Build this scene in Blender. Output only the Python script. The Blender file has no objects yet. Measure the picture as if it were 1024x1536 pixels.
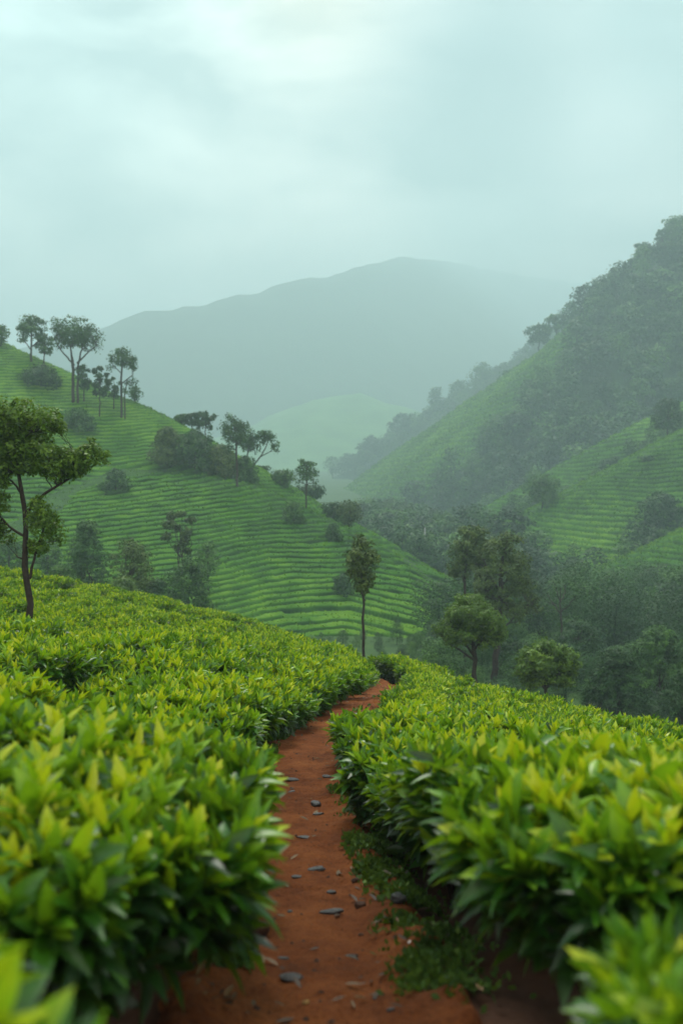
import bpy, math
import numpy as np

# ------------------------------------------------------------------ camera, sky, sun
SC = bpy.context.scene
COL = SC.collection
F = 35.0 / 36.0 * 1536.0          # focal length in pixels of the 1024 x 1536 photograph
cd = bpy.data.cameras.new("camera")
cd.sensor_fit = 'VERTICAL'; cd.sensor_height = 36.0; cd.sensor_width = 24.0; cd.lens = 35.0
cd.clip_start = 0.05; cd.clip_end = 9000.0
cd.dof.use_dof = True; cd.dof.focus_distance = 12.0; cd.dof.aperture_fstop = 1.9
cam = bpy.data.objects.new("camera", cd); COL.objects.link(cam)
cam.location = (0, 0, 0); cam.rotation_euler = (math.radians(90), 0, 0)
SC.camera = cam

SUN_EL, SUN_AZ = math.radians(60), math.radians(-8)     # azimuth from +Y towards +X
W = bpy.data.worlds.new("World"); SC.world = W; W.use_nodes = True
def setup_world():
    nt = W.node_tree; N = nt.nodes; L = nt.links; N.clear()
    out = N.new('ShaderNodeOutputWorld'); bg = N.new('ShaderNodeBackground')
    sky = N.new('ShaderNodeTexSky'); sky.sky_type = 'NISHITA'; sky.sun_disc = False
    sky.sun_elevation = SUN_EL; sky.sun_rotation = SUN_AZ
    tc = N.new('ShaderNodeTexCoord')
    sep = N.new('ShaderNodeSeparateXYZ'); L.new(tc.outputs['Generated'], sep.inputs[0])
    def math_(op, a, b=None):
        m = N.new('ShaderNodeMath'); m.operation = op
        for i, v in enumerate((a, b)):
            if v is None: continue
            if isinstance(v, (int, float)): m.inputs[i].default_value = v
            else: L.new(v, m.inputs[i])
        return m.outputs[0]
    # cloud sheet: horizontal stretch through the view elevation
    mp = N.new('ShaderNodeMapping'); L.new(tc.outputs['Generated'], mp.inputs[0])
    mp.inputs['Scale'].default_value = (1.0, 1.0, 2.0)
    mp.inputs['Location'].default_value = (0.35, 0.1, 0.2)
    nz = N.new('ShaderNodeTexNoise'); nz.inputs['Scale'].default_value = 4.2
    nz.inputs['Detail'].default_value = 6.0; nz.inputs['Roughness'].default_value = 0.52
    nz.inputs['Distortion'].default_value = 0.35
    L.new(mp.outputs[0], nz.inputs['Vector'])
    rp = N.new('ShaderNodeValToRGB'); L.new(nz.outputs[0], rp.inputs[0])
    e = rp.color_ramp.elements
    e[0].position = 0.40; e[0].color = (2.6, 2.75, 2.7, 1)
    e[1].position = 0.61; e[1].color = (15.0, 13.6, 12.0, 1)
    # broad bright openings and darker banks, fixed directions in the sky
    def lobe(px, py, width, col, prev, mode='ADD'):
        d = np.array([(px - 512) / F, 1.0, (768 - py) / F]); d /= np.linalg.norm(d)
        vm = N.new('ShaderNodeVectorMath'); vm.operation = 'DOT_PRODUCT'
        L.new(tc.outputs['Generated'], vm.inputs[0]); vm.inputs[1].default_value = d
        p = math_('POWER', math_('MAXIMUM', vm.outputs['Value'], 0.0), width)
        wob = math_('ADD', math_('MULTIPLY', nz.outputs[0], 1.2), 0.4)
        p = math_('MULTIPLY', p, wob)
        mx = N.new('ShaderNodeMix'); mx.data_type = 'RGBA'; mx.blend_type = mode
        mx.clamp_factor = True
        L.new(p, mx.inputs['Factor']); L.new(prev, mx.inputs['A']); mx.inputs['B'].default_value = (*col, 1)
        return mx.outputs['Result']
    c = rp.outputs[0]
    for args in SKY_LOBES: c = lobe(*args[:4], c, args[4])
    mix = N.new('ShaderNodeMix'); mix.data_type = 'RGBA'; mix.inputs['Factor'].default_value = 0.93
    L.new(sky.outputs[0], mix.inputs['A']); L.new(c, mix.inputs['B'])
    L.new(mix.outputs['Result'], bg.inputs[0]); bg.inputs[1].default_value = 0.095
    L.new(bg.outputs[0], out.inputs[0])
SKY_LOBES = [(470, -30, 420, (6.0, 3.6, 1.2), 'ADD'), (400, 170, 45, (3.2, 2.6, 2.0), 'ADD'),
             (895, 215, 420, (14.0, 12.6, 11.4), 'ADD'), (725, 110, 220, (0.12, 0.16, 0.18), 'MULTIPLY'),
             (1010, 30, 110, (0.20, 0.26, 0.28), 'MULTIPLY'), (740, 350, 200, (0.5, 0.6, 0.62), 'MULTIPLY'), (40, 30, 60, (0.62, 0.80, 0.82), 'MULTIPLY')]
setup_world()

sl = bpy.data.lights.new("sun", 'SUN'); sl.energy = 2.9; sl.angle = math.radians(16); sl.color = (1.0, 0.96, 0.86)
so = bpy.data.objects.new("sun", sl); COL.objects.link(so)
so.rotation_euler = (math.radians(90) - SUN_EL, 0, math.pi - SUN_AZ)
SC.view_settings.view_transform = 'Standard'; SC.view_settings.look = 'None'
SC.view_settings.exposure = 1.06; SC.view_settings.gamma = 1.0
SC.render.engine = 'CYCLES'
SC.cycles.use_denoising = True
SC.cycles.max_bounces = 6; SC.cycles.diffuse_bounces = 3; SC.cycles.glossy_bounces = 2
SC.cycles.transmission_bounces = 4; SC.cycles.volume_bounces = 1

# ------------------------------------------------------------------ helpers
def rng(s): return np.random.default_rng(s)

def _h(ix, iy, iz, s):
    n = (ix.astype(np.int64) * 374761393 + iy.astype(np.int64) * 668265263 + iz.astype(np.int64) * 2147483647 + s * 974711) & 0x7fffffff
    n = ((n ^ (n >> 13)) * 1274126177) & 0x7fffffff
    return ((n ^ (n >> 16)) & 0xffff) / 65535.0
def vnoise(x, y, s=0):
    x = np.asarray(x, float); y = np.asarray(y, float)
    ix, iy = np.floor(x), np.floor(y); fx, fy = x - ix, y - iy
    fx = fx * fx * (3 - 2 * fx); fy = fy * fy * (3 - 2 * fy); z = np.zeros_like(ix)
    a, b = _h(ix, iy, z, s), _h(ix + 1, iy, z, s); c, d = _h(ix, iy + 1, z, s), _h(ix + 1, iy + 1, z, s)
    return (a + (b - a) * fx) * (1 - fy) + (c + (d - c) * fx) * fy - 0.5
def fbm(x, y, s=0, o=4):
    t = 0; a = 1.0
    for i in range(o):
        t = t + a * vnoise(x * 2 ** i + 17.3 * i, y * 2 ** i - 9.1 * i, s + i); a *= 0.5
    return t
def sstep(a, b, x):
    t = np.clip((x - a) / (b - a), 0, 1); return t * t * (3 - 2 * t)

def mesh(name, V, Q, mat=None, tint=None, smooth=True):
    V = np.asarray(V, np.float32); Q = np.asarray(Q, np.int32); k = Q.shape[1]
    me = bpy.data.meshes.new(name)
    me.vertices.add(len(V)); me.vertices.foreach_set('co', V.ravel())
    me.loops.add(Q.size); me.loops.foreach_set('vertex_index', Q.ravel())
    me.polygons.add(len(Q)); me.polygons.foreach_set('loop_start', np.arange(0, Q.size, k, dtype=np.int32))
    if tint is not None:
        at = me.attributes.new('tint', 'FLOAT', 'POINT'); at.data.foreach_set('value', np.asarray(tint, np.float32))
    me.update(calc_edges=True)
    me.polygons.foreach_set('use_smooth', np.full(len(Q), smooth))
    if mat: me.materials.append(mat)
    return me
def link(name, me, parent=None, loc=None):
    o = bpy.data.objects.new(name, me); COL.objects.link(o)
    if parent: o.parent = parent
    if loc is not None: o.location = loc
    return o
def tag(o, label, cat, group=None, kind=None):
    o['label'] = label; o['category'] = cat
    if group: o['group'] = group
    if kind: o['kind'] = kind
    return o
def thing(name, label, cat, loc, group=None):
    return tag(link(name, None, loc=loc), label, cat, group)
def structure(o, label=None):
    o['kind'] = 'structure'
    if label: o['label'] = label
    return o
class Geo:
    def __init__(s): s.V = []; s.Q = []; s.T = []; s.n = 0
    def add(s, V, Q, t=0.0):
        V = np.asarray(V, float); s.V.append(V); s.Q.append(np.asarray(Q) + s.n)
        s.T.append(np.full(len(V), t) if np.isscalar(t) else np.asarray(t)); s.n += len(V)
    def mesh(s, name, mat, smooth=True):
        return mesh(name, np.concatenate(s.V), np.concatenate(s.Q), mat, np.concatenate(s.T), smooth)
def grid_faces(nu, nv):
    i = np.arange((nu - 1) * (nv - 1)); r, c = i // (nv - 1), i % (nv - 1); a = r * nv + c
    return np.stack([a, a + 1, a + nv + 1, a + nv], 1)
def norm(v): return v / np.maximum(np.linalg.norm(v, axis=-1, keepdims=True), 1e-9)
def tube(P, R, ns=7, wob=0.0, seed=0):
    P = np.asarray(P, float); R = np.asarray(R, float); n = len(P)
    T = norm(np.gradient(P, axis=0)); ref = np.array([0.3, 0.9, 0.1]) 
    U = norm(np.cross(T, ref)); Vv = np.cross(T, U); a = np.linspace(0, 2 * np.pi, ns, endpoint=False)
    r = rng(seed); w = 1 + wob * (r.random((n, ns)) - .5)
    V = P[:, None, :] + (R[:, None] * w)[..., None] * (np.cos(a)[None, :, None] * U[:, None] + np.sin(a)[None, :, None] * Vv[:, None])
    i = np.arange(n - 1)[:, None] * ns; j = np.arange(ns)[None, :]; k = (j + 1) % ns
    Q = np.stack([i + j, i + k, i + ns + k, i + ns + j], -1).reshape(-1, 4)
    return V.reshape(-1, 3), Q
def resample(P, n):
    P = np.asarray(P, float); d = np.r_[0, np.cumsum(np.linalg.norm(np.diff(P[:, :3], axis=0), axis=1))]
    t = np.linspace(0, d[-1], n); out = np.stack([np.interp(t, d, P[:, k]) for k in range(P.shape[1])], 1)
    for _ in range(2 if n > 4 else 0): out[1:-1] = (out[:-2] + 2 * out[1:-1] + out[2:]) / 4
    return out
def ray(px, py, Y): return np.array([(px - 512) / F * Y, Y, (768 - py) / F * Y])

# ------------------------------------------------------------------ materials
def new_mat(name):
    m = bpy.data.materials.new(name); m.use_nodes = True; nt = m.node_tree; nt.nodes.clear()
    return m, nt.nodes, nt.links
def ramp(N, L, src, stops):
    r = N.new('ShaderNodeValToRGB'); L.new(src, r.inputs[0]); el = r.color_ramp.elements
    while len(el) < len(stops): el.new(0.5)
    for e, (p, c) in zip(el, stops): e.position = p; e.color = (*c, 1)
    return r.outputs[0]
def noise(N, L, scale, detail=4, rough=0.55, coord='Object', dist=0.0, sc=None):
    tc = N.new('ShaderNodeTexCoord'); n = N.new('ShaderNodeTexNoise'); src = tc.outputs[coord]
    if sc:
        mp = N.new('ShaderNodeMapping'); mp.inputs['Scale'].default_value = sc; L.new(src, mp.inputs[0]); src = mp.outputs[0]
    L.new(src, n.inputs['Vector'])
    n.inputs['Scale'].default_value = scale; n.inputs['Detail'].default_value = detail
    n.inputs['Roughness'].default_value = rough; n.inputs['Distortion'].default_value = dist
    return n.outputs[0]
def leaf_mat(name, stops, rough=0.4, trans=0.3, tcol=(0.22, 0.34, 0.02), spec=0.5, var=0.25):
    m, N, L = new_mat(name)
    out = N.new('ShaderNodeOutputMaterial'); p = N.new('ShaderNodeBsdfPrincipled')
    at = N.new('ShaderNodeAttribute'); at.attribute_name = 'tint'
    oi = N.new('ShaderNodeObjectInfo')
    ad = N.new('ShaderNodeMath'); ad.operation = 'MULTIPLY_ADD'; L.new(oi.outputs['Random'], ad.inputs[0])
    ad.inputs[1].default_value = var * 0.4; L.new(at.outputs['Fac'], ad.inputs[2])
    nz = noise(N, L, 38, 3, 0.6); ma = N.new('ShaderNodeMath'); ma.operation = 'MULTIPLY_ADD'; L.new(nz, ma.inputs[0]); ma.inputs[1].default_value = 0.22; ma.inputs[2].default_value = -0.11
    a2 = N.new('ShaderNodeMath'); a2.operation = 'ADD'; L.new(ad.outputs[0], a2.inputs[0]); L.new(ma.outputs[0], a2.inputs[1])
    c = ramp(N, L, a2.outputs[0], stops)
    L.new(c, p.inputs['Base Color']); p.inputs['Roughness'].default_value = rough
    p.inputs['Specular IOR Level'].default_value = spec
    tr = N.new('ShaderNodeBsdfTranslucent')
    mc = N.new('ShaderNodeMix'); mc.data_type = 'RGBA'; mc.inputs['Factor'].default_value = 0.5
    L.new(c, mc.inputs['A']); mc.inputs['B'].default_value = (*tcol, 1); L.new(mc.outputs['Result'], tr.inputs[0])
    mx = N.new('ShaderNodeMixShader'); mx.inputs[0].default_value = trans
    L.new(p.outputs[0], mx.inputs[1]); L.new(tr.outputs[0], mx.inputs[2]); L.new(mx.outputs[0], out.inputs[0])
    return m
def ground_mat(name, stops, scale, bump=0.3, bscale=None, rough=0.9, dist=0.02, detail=6, spec=0.2):
    m, N, L = new_mat(name)
    out = N.new('ShaderNodeOutputMaterial'); p = N.new('ShaderNodeBsdfPrincipled')
    L.new(ramp(N, L, noise(N, L, scale, detail, 0.62), stops), p.inputs['Base Color'])
    p.inputs['Roughness'].default_value = rough; p.inputs['Specular IOR Level'].default_value = spec
    b = N.new('ShaderNodeBump'); b.inputs['Strength'].default_value = bump; b.inputs['Distance'].default_value = dist
    L.new(noise(N, L, bscale or scale * 6, 6, 0.65), b.inputs['Height']); L.new(b.outputs[0], p.inputs['Normal'])
    L.new(p.outputs[0], out.inputs[0]); return m

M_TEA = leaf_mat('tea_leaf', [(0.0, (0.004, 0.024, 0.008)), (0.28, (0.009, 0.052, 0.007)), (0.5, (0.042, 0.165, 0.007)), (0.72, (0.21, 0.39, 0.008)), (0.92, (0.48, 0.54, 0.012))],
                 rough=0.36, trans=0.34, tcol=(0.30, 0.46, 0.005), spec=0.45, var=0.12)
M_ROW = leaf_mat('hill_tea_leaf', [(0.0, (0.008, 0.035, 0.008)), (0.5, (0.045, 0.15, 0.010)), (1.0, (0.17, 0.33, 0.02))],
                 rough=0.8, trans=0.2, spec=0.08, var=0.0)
M_BRIGHT = leaf_mat('bright_tree_leaf', [(0.0, (0.022, 0.062, 0.010)), (0.5, (0.07, 0.155, 0.014)), (1.0, (0.16, 0.28, 0.02))], rough=0.5, trans=0.3, spec=0.3)
M_DARK = leaf_mat('dark_tree_leaf', [(0.0, (0.010, 0.032, 0.010)), (0.5, (0.028, 0.088, 0.018)), (1.0, (0.085, 0.20, 0.03))], rough=0.6, trans=0.2, tcol=(0.06, 0.12, 0.02), spec=0.25)
M_OLIVE = leaf_mat('olive_tree_leaf', [(0.0, (0.022, 0.048, 0.012)), (0.5, (0.055, 0.105, 0.018)), (1.0, (0.13, 0.20, 0.03))], rough=0.6, trans=0.2, tcol=(0.09, 0.11, 0.02), spec=0.25)
M_BARK = ground_mat('bark', [(0.3, (0.018, 0.014, 0.011)), (0.7, (0.05, 0.04, 0.032))], 9.0, bump=0.6, rough=0.9)
M_STEM = ground_mat('tea_stem', [(0.3, (0.02, 0.014, 0.009)), (0.7, (0.06, 0.042, 0.028))], 30.0, bump=0.5, rough=0.9)
M_SOILD = ground_mat('shade_tinted_soil', [(0.3, (0.030, 0.014, 0.008)), (0.7, (0.075, 0.032, 0.016))], 2.0, bump=0.7, bscale=25)  # soil coloured darker than the path to carry the shade beneath the bushes
M_GRASS = ground_mat('valley_grass', [(0.3, (0.02, 0.055, 0.015)), (0.7, (0.05, 0.11, 0.02))], 0.25, bump=0.6, bscale=2.0, dist=0.2)
M_TEASOIL = ground_mat('hill_ground', [(0.3, (0.016, 0.05, 0.014)), (0.7, (0.04, 0.11, 0.02))], 0.9, bump=0.8, bscale=5.0, dist=0.15)
M_WOODHILL = ground_mat('wooded_hill_ground', [(0.3, (0.016, 0.042, 0.016)), (0.7, (0.038, 0.085, 0.026))], 0.06, bump=1.0, bscale=0.2, dist=2.5)

# ------------------------------------------------------------------ terrain functions
class TPS:
    def __init__(s, pts, lam=0.02):
        P = np.array(pts, float); s.C = P[:, :2]; n = len(P)
        K = s.k(np.linalg.norm(s.C[:, None] - s.C[None], axis=2)) + lam * np.eye(n)
        A = np.zeros((n + 3, n + 3)); A[:n, :n] = K; A[:n, n] = 1; A[:n, n + 1:] = s.C; A[n:, :n] = A[:n, n:].T
        s.w = np.linalg.solve(A, np.r_[P[:, 2], 0, 0, 0]); s.n = n
    @staticmethod
    def k(r): return np.where(r > 0, r * r * np.log(np.maximum(r, 1e-9)), 0)
    def __call__(s, x, y):
        x = np.asarray(x, float); y = np.asarray(y, float)
        z = s.w[s.n] + s.w[s.n + 1] * x + s.w[s.n + 2] * y
        for (cx, cy), w in zip(s.C, s.w): z = z + w * s.k(np.hypot(x - cx, y - cy))
        return z
NEAR = [(60, 1330, 1.6), (100, 1050, 4.2), (250, 1200, 2.7), (0, 1040, 4.2), (330, 1110, 4.3), (380, 1128, 5.6), (200, 1010, 8), (0, 985, 8),
        (400, 1015, 11), (440, 1002, 12), (490, 990, 14), (515, 1000, 15), (475, 962, 24), (385, 952, 34), (300, 930, 31), (0, 945, 16), (0, 872, 36), (200, 908, 34), (200, 950, 18),
        (1024, 1330, 1.8), (850, 1250, 2.3), (690, 1112, 3.6), (1000, 1132, 3.6), (560, 1082, 7.5), (650, 1062, 8), (545, 1078, 10), (585, 1052, 12.5), (612, 1038, 15), (620, 1020, 17), (540, 980, 25),
        (620, 992, 24), (700, 1030, 20), (850, 1065, 16), (1024, 1092, 14), (850, 1090, 9), (1000, 1115, 8), (780, 1045, 18)]
pts = [ray(*p) for p in NEAR]
pts += [(0, -3, -0.35), (-6, 0, -0.2), (6, 0, -0.9), (9, 12, -4.6), (9, 24, -8.0), (3, 34, -7.5), (0, 42, -8.0), (-6, 48, -7.5), (-16, 50, -6.0), (-22, 36, 0.5), (-20, 15, 1.4),
        (-28, 55, -3), (16, 10, -7.0), (18, 30, -13), (8, 45, -12)]
TOP_ = TPS(pts, 0.01)
def TOP(x, y): return TOP_(x, y) - 0.07
HEDGE = 0.75
PATHZ = np.array([(-3, -1.3), (1.5, -1.42), (3.3, -1.65), (5, -1.95), (7.5, -2.15), (9.5, -2.3), (11.5, -2.42), (13, -2.53), (14, -2.64), (16, -2.86), (18, -3.14), (20, -3.5), (22, -3.85), (25, -4.02), (28, -4.08), (32, -5.2), (38, -7.2)])
PATHC = np.array([(-.05, -3), (-.05, 0), (-.06, 2), (-.07, 3.3), (-.14, 5), (-.34, 7.5), (-.385, 9.5), (-.21, 11.5), (.03, 13), (.18, 14), (.52, 16), (.82, 18), (.91, 20), (.65, 22.5), (.1, 25), (-.13, 27.5), (-.3, 32), (-.3, 38)])
PC = resample(PATHC, 420)
def path_d(x, y):
    x = np.asarray(x, float); y = np.asarray(y, float); d = np.full(np.broadcast(x, y).shape, 1e9)
    for cx, cy in PC[::2]: d = np.minimum(d, (x - cx) ** 2 + (y - cy) ** 2)
    return np.sqrt(d)
def near_z(x, y, carve=0.0):
    d = path_d(x, y); w = 1 - sstep(0.24, 0.8, d)
    zp = np.interp(y, PATHZ[:, 0], PATHZ[:, 1])
    return (TOP(x, y) - HEDGE) * (1 - w) + (zp + 0.10 * sstep(0.2, 0.55, d) - carve) * w

def pix_line(pp, step=1.0):
    P = np.array([ray(*p) for p in pp]); d = np.r_[0, np.cumsum(np.linalg.norm(np.diff(P, axis=0), axis=1))]
    return resample(P, max(8, int(d[-1] / step)))
def spur(R, x, y, k, e=3.0):
    z = np.full(np.broadcast(x, y).shape, -1e9)
    for rx, ry, rz in R: z = np.maximum(z, rz - k * (np.sqrt((x - rx) ** 2 + (y - ry) ** 2 + e * e) - e))
    return z
def smax(a, b, t): return t * np.logaddexp(a / t, b / t)
L_BACK = pix_line([(-600, 330, 185), (-250, 405, 168), (-100, 472, 158), (0, 523, 150), (60, 548, 147), (130, 583, 143), (200, 613, 140), (260, 646, 136), (330, 693, 133), (380, 726, 130), (440, 768, 126), (500, 796, 122), (560, 826, 117), (620, 856, 112), (670, 893, 106), (720, 960, 98), (770, 1050, 92)])
L_FRONT = pix_line([(-300, 560, 150), (-60, 620, 140), (100, 668, 131), (220, 700, 126), (330, 722, 122), (400, 760, 117), (470, 806, 112), (530, 862, 106), (585, 925, 99), (630, 1000, 94)])
L_LOW = pix_line([(430, 930, 96), (560, 905, 99), (640, 930, 98), (700, 985, 93)])
def hill_left(x, y):
    z = smax(spur(L_BACK, x, y, 0.62, 4), spur(L_FRONT, x, y, 0.55, 6) , 0.35)
    z = smax(z, spur(L_LOW, x, y, 0.5, 5), 0.35)
    far = sstep(3, 18, np.min([np.hypot(x - a, y - b) for a, b, _ in L_BACK[::4]], axis=0))
    return z + far * 1.1 * fbm(x / 26, y / 26, 3, 2) + 0.3 * fbm(x / 7, y / 7, 8, 2)
R1 = pix_line([(1700, 520, 290), (1350, 520, 250), (1200, 565, 235), (1024, 657, 215), (940, 707, 205), (860, 759, 197), (790, 807, 190), (740, 850, 185), (680, 910, 180)], 1.5)
R2 = pix_line([(1500, 600, 190), (1250, 700, 172), (1024, 814, 150), (930, 872, 140), (880, 925, 132)], 1.5)
R3 = pix_line([(1500, 520, 340), (1250, 520, 310), (1150, 550, 292), (970, 634, 270), (850, 702, 262), (740, 767, 255), (655, 814, 248), (600, 855, 240)], 1.5)
R4 = pix_line([(1900, 250, 640), (1400, 235, 530), (1220, 240, 480), (1100, 300, 455), (1024, 368, 440), (960, 420, 446), (900, 465, 456), (850, 512, 468), (760, 572, 495), (700, 612, 520), (640, 652, 540), (580, 695, 562), (520, 745, 585), (470, 785, 600)], 2.0)
R5 = pix_line([(380, 790, 760), (420, 758, 765), (480, 728, 775), (560, 695, 785), (640, 650, 790), (720, 605, 795), (800, 550, 805), (900, 480, 820)], 3.0)
R6 = pix_line([(200, 760, 1250), (380, 690, 1275), (450, 630, 1288), (500, 596, 1294), (540, 592, 1306), (620, 640, 1350), (760, 660, 1375)], 5.0)
R6B = pix_line([(430, 760, 1125), (500, 700, 1150), (560, 668, 1162), (640, 690, 1175)], 5.0)
R7 = pix_line([(-900, 640, 1499), (-200, 560, 1524), (60, 515, 1549), (160, 492, 1562), (225, 467, 1613), (260, 464, 1638), (320, 455, 1702), (345, 446, 1721), (390, 442, 1765), (430, 425, 1816), (480, 418, 1880), (520, 411, 1956), (560, 396, 2070), (600, 388, 2261), (650, 391, 2730), (700, 399, 3175), (780, 415, 3492), (900, 428, 3620), (1200, 450, 3620), (1700, 520, 3620)], 8.0)
SPURS = {'R1': (R1, 0.55, 4), 'R2': (R2, 0.5, 4), 'R3': (R3, 0.62, 4), 'R4': (R4, 0.88, 6), 'R5': (R5, 0.75, 8), 'R6': (R6, 0.42, 20), 'R6B': (R6B, 0.45, 16)}
def spur_z(k, x, y):
    R, s, e = SPURS[k]; a = 2.2 if k in ('R4', 'R5') else 7.0 if k in ('R6', 'R6B') else 0.8
    return spur(R, x, y, s, e) + a * fbm(x / 30, y / 30, 11, 3)
def valley_z(x, y):
    x = np.asarray(x, float); y = np.asarray(y, float)
    z = -11.5 - 4.0 * sstep(0, 40, x) + 0.062 * np.clip(y - 170, 0, 900)
    z = z - 2.5 * (1 - sstep(20, 60, y)) * 2
    return z + 1.2 * fbm(x / 40, y / 40, 5, 3)
def all_z(x, y):
    x = np.atleast_1d(np.asarray(x, float)); y = np.atleast_1d(np.asarray(y, float))
    z = np.maximum(valley_z(x, y), hill_left(x, y))
    for k in SPURS: z = np.maximum(z, spur_z(k, x, y))
    m = (y < 60) & (x > -32) & (x < 22)
    if m.any(): z[m] = np.maximum(z[m], near_z(x[m], y[m]))
    return z
def hit(px, py, y0, y1, fn=all_z, n=900):
    Y = np.linspace(y0, y1, n); X = (px - 512) / F * Y; Z = (768 - py) / F * Y
    b = np.nonzero(fn(X, Y) >= Z)[0]
    i = b[0] if len(b) else n - 1
    return np.array([X[i], Y[i], fn(X[i:i + 1], Y[i:i + 1])[0]])

# ------------------------------------------------------------------ ground, path, hills
def sheet(name, xs, ys, fn, mat, label):
    X, Y = np.meshgrid(xs, ys); Z = fn(X, Y)
    me = mesh(name, np.stack([X, Y, Z], -1).reshape(-1, 3), grid_faces(len(ys), len(xs)), mat)
    return structure(link(name, me), label)
u = np.linspace(-1, 1, 161); gx = np.sign(u) * (np.abs(u) ** 2.2) * 2400
v = np.linspace(0, 1, 220); gy = -60 + (v ** 1.8) * 4050
def far_ground(x, y):
    z = valley_z(x, y)
    return np.where((y < 62) & (x > -36) & (x < 26), np.minimum(z, -18), z)
sheet('ground', gx, gy, far_ground, M_GRASS, 'green valley floor running back between the hills')
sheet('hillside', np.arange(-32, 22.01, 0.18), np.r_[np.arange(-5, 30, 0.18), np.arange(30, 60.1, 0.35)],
      lambda x, y: near_z(x, y, 0.06) + 0.02 * fbm(x * 3, y * 3, 2), M_SOILD, 'soil slope under the foreground tea bushes, coloured darker for their shade')

def path_mat():
    m, N, L = new_mat('red_soil')
    out = N.new('ShaderNodeOutputMaterial'); p = N.new('ShaderNodeBsdfPrincipled')
    a = ramp(N, L, noise(N, L, 1.5, 8, 0.7), [(0.32, (0.07, 0.020, 0.006)), (0.5, (0.165, 0.050, 0.013)), (0.72, (0.28, 0.098, 0.027))])
    f = ramp(N, L, noise(N, L, 60, 6, 0.7), [(0.32, (0.45, 0.42, 0.4)), (0.5, (1, 1, 1)), (0.72, (1.2, 1.15, 1.1))])
    mx = N.new('ShaderNodeMix'); mx.data_type = 'RGBA'; mx.blend_type = 'MULTIPLY'; mx.inputs['Factor'].default_value = 1
    L.new(a, mx.inputs['A']); L.new(f, mx.inputs['B'])
    L.new(mx.outputs['Result'], p.inputs['Base Color'])
    p.inputs['Roughness'].default_value = 0.9; p.inputs['Specular IOR Level'].default_value = 0.12
    b = N.new('ShaderNodeBump'); b.inputs['Strength'].default_value = 1.0; b.inputs['Distance'].default_value = 0.03
    L.new(noise(N, L, 45, 8, 0.7), b.inputs['Height']); L.new(b.outputs[0], p.inputs['Normal'])
    L.new(p.outputs[0], out.inputs[0]); return m
M_PATH = path_mat()
_s = np.r_[0, np.cumsum(np.linalg.norm(np.diff(PC, axis=0), axis=1))]
def path_pos(s, o):
    cx, cy = np.interp(s, _s, PC[:, 0]), np.interp(s, _s, PC[:, 1])
    tx = np.interp(s + .3, _s, PC[:, 0]) - np.interp(s - .3, _s, PC[:, 0]); ty = np.interp(s + .3, _s, PC[:, 1]) - np.interp(s - .3, _s, PC[:, 1])
    l = np.hypot(tx, ty) + 1e-9
    return cx + ty / l * o, cy - tx / l * o
def soil_z(x, y, o=None):
    d = path_d(x, y)
    z = near_z(x, y) + 0.012
    bank = sstep(0.2, 0.5, d)
    z = z + 0.016 * fbm(x * 2.2, y * 2.2, 21, 3) + (0.010 + 0.075 * bank) * fbm(x * 6, y * 8, 23, 4) + (0.009 + .016 * bank) * fbm(x * 26, y * 20, 27, 3) - 0.022 * np.exp(-((d - 0.17) / 0.07) ** 2) * (0.6 + fbm(x * 2, y * 1.2, 33, 2))
    return z
def build_path():
    ss = np.r_[np.arange(3.5, 12, 0.022), np.arange(12, 20, 0.045), np.arange(20, _s[-1], 0.12)]
    oo = np.linspace(-0.62, 0.62, 90)
    S, O = np.meshgrid(ss, oo, indexing='ij'); X, Y = path_pos(S, O); Z = soil_z(X, Y)
    Z -= 0.16 * sstep(0.44, 0.60, np.abs(O) + 0.07 * fbm(X * 4, Y * 4, 29, 3))
    structure(link('path', mesh('path', np.stack([X, Y, Z], -1).reshape(-1, 3), grid_faces(len(ss), len(oo))[:, ::-1], M_PATH)), 'worn red earth path curving away between tea bushes')
build_path()

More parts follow.
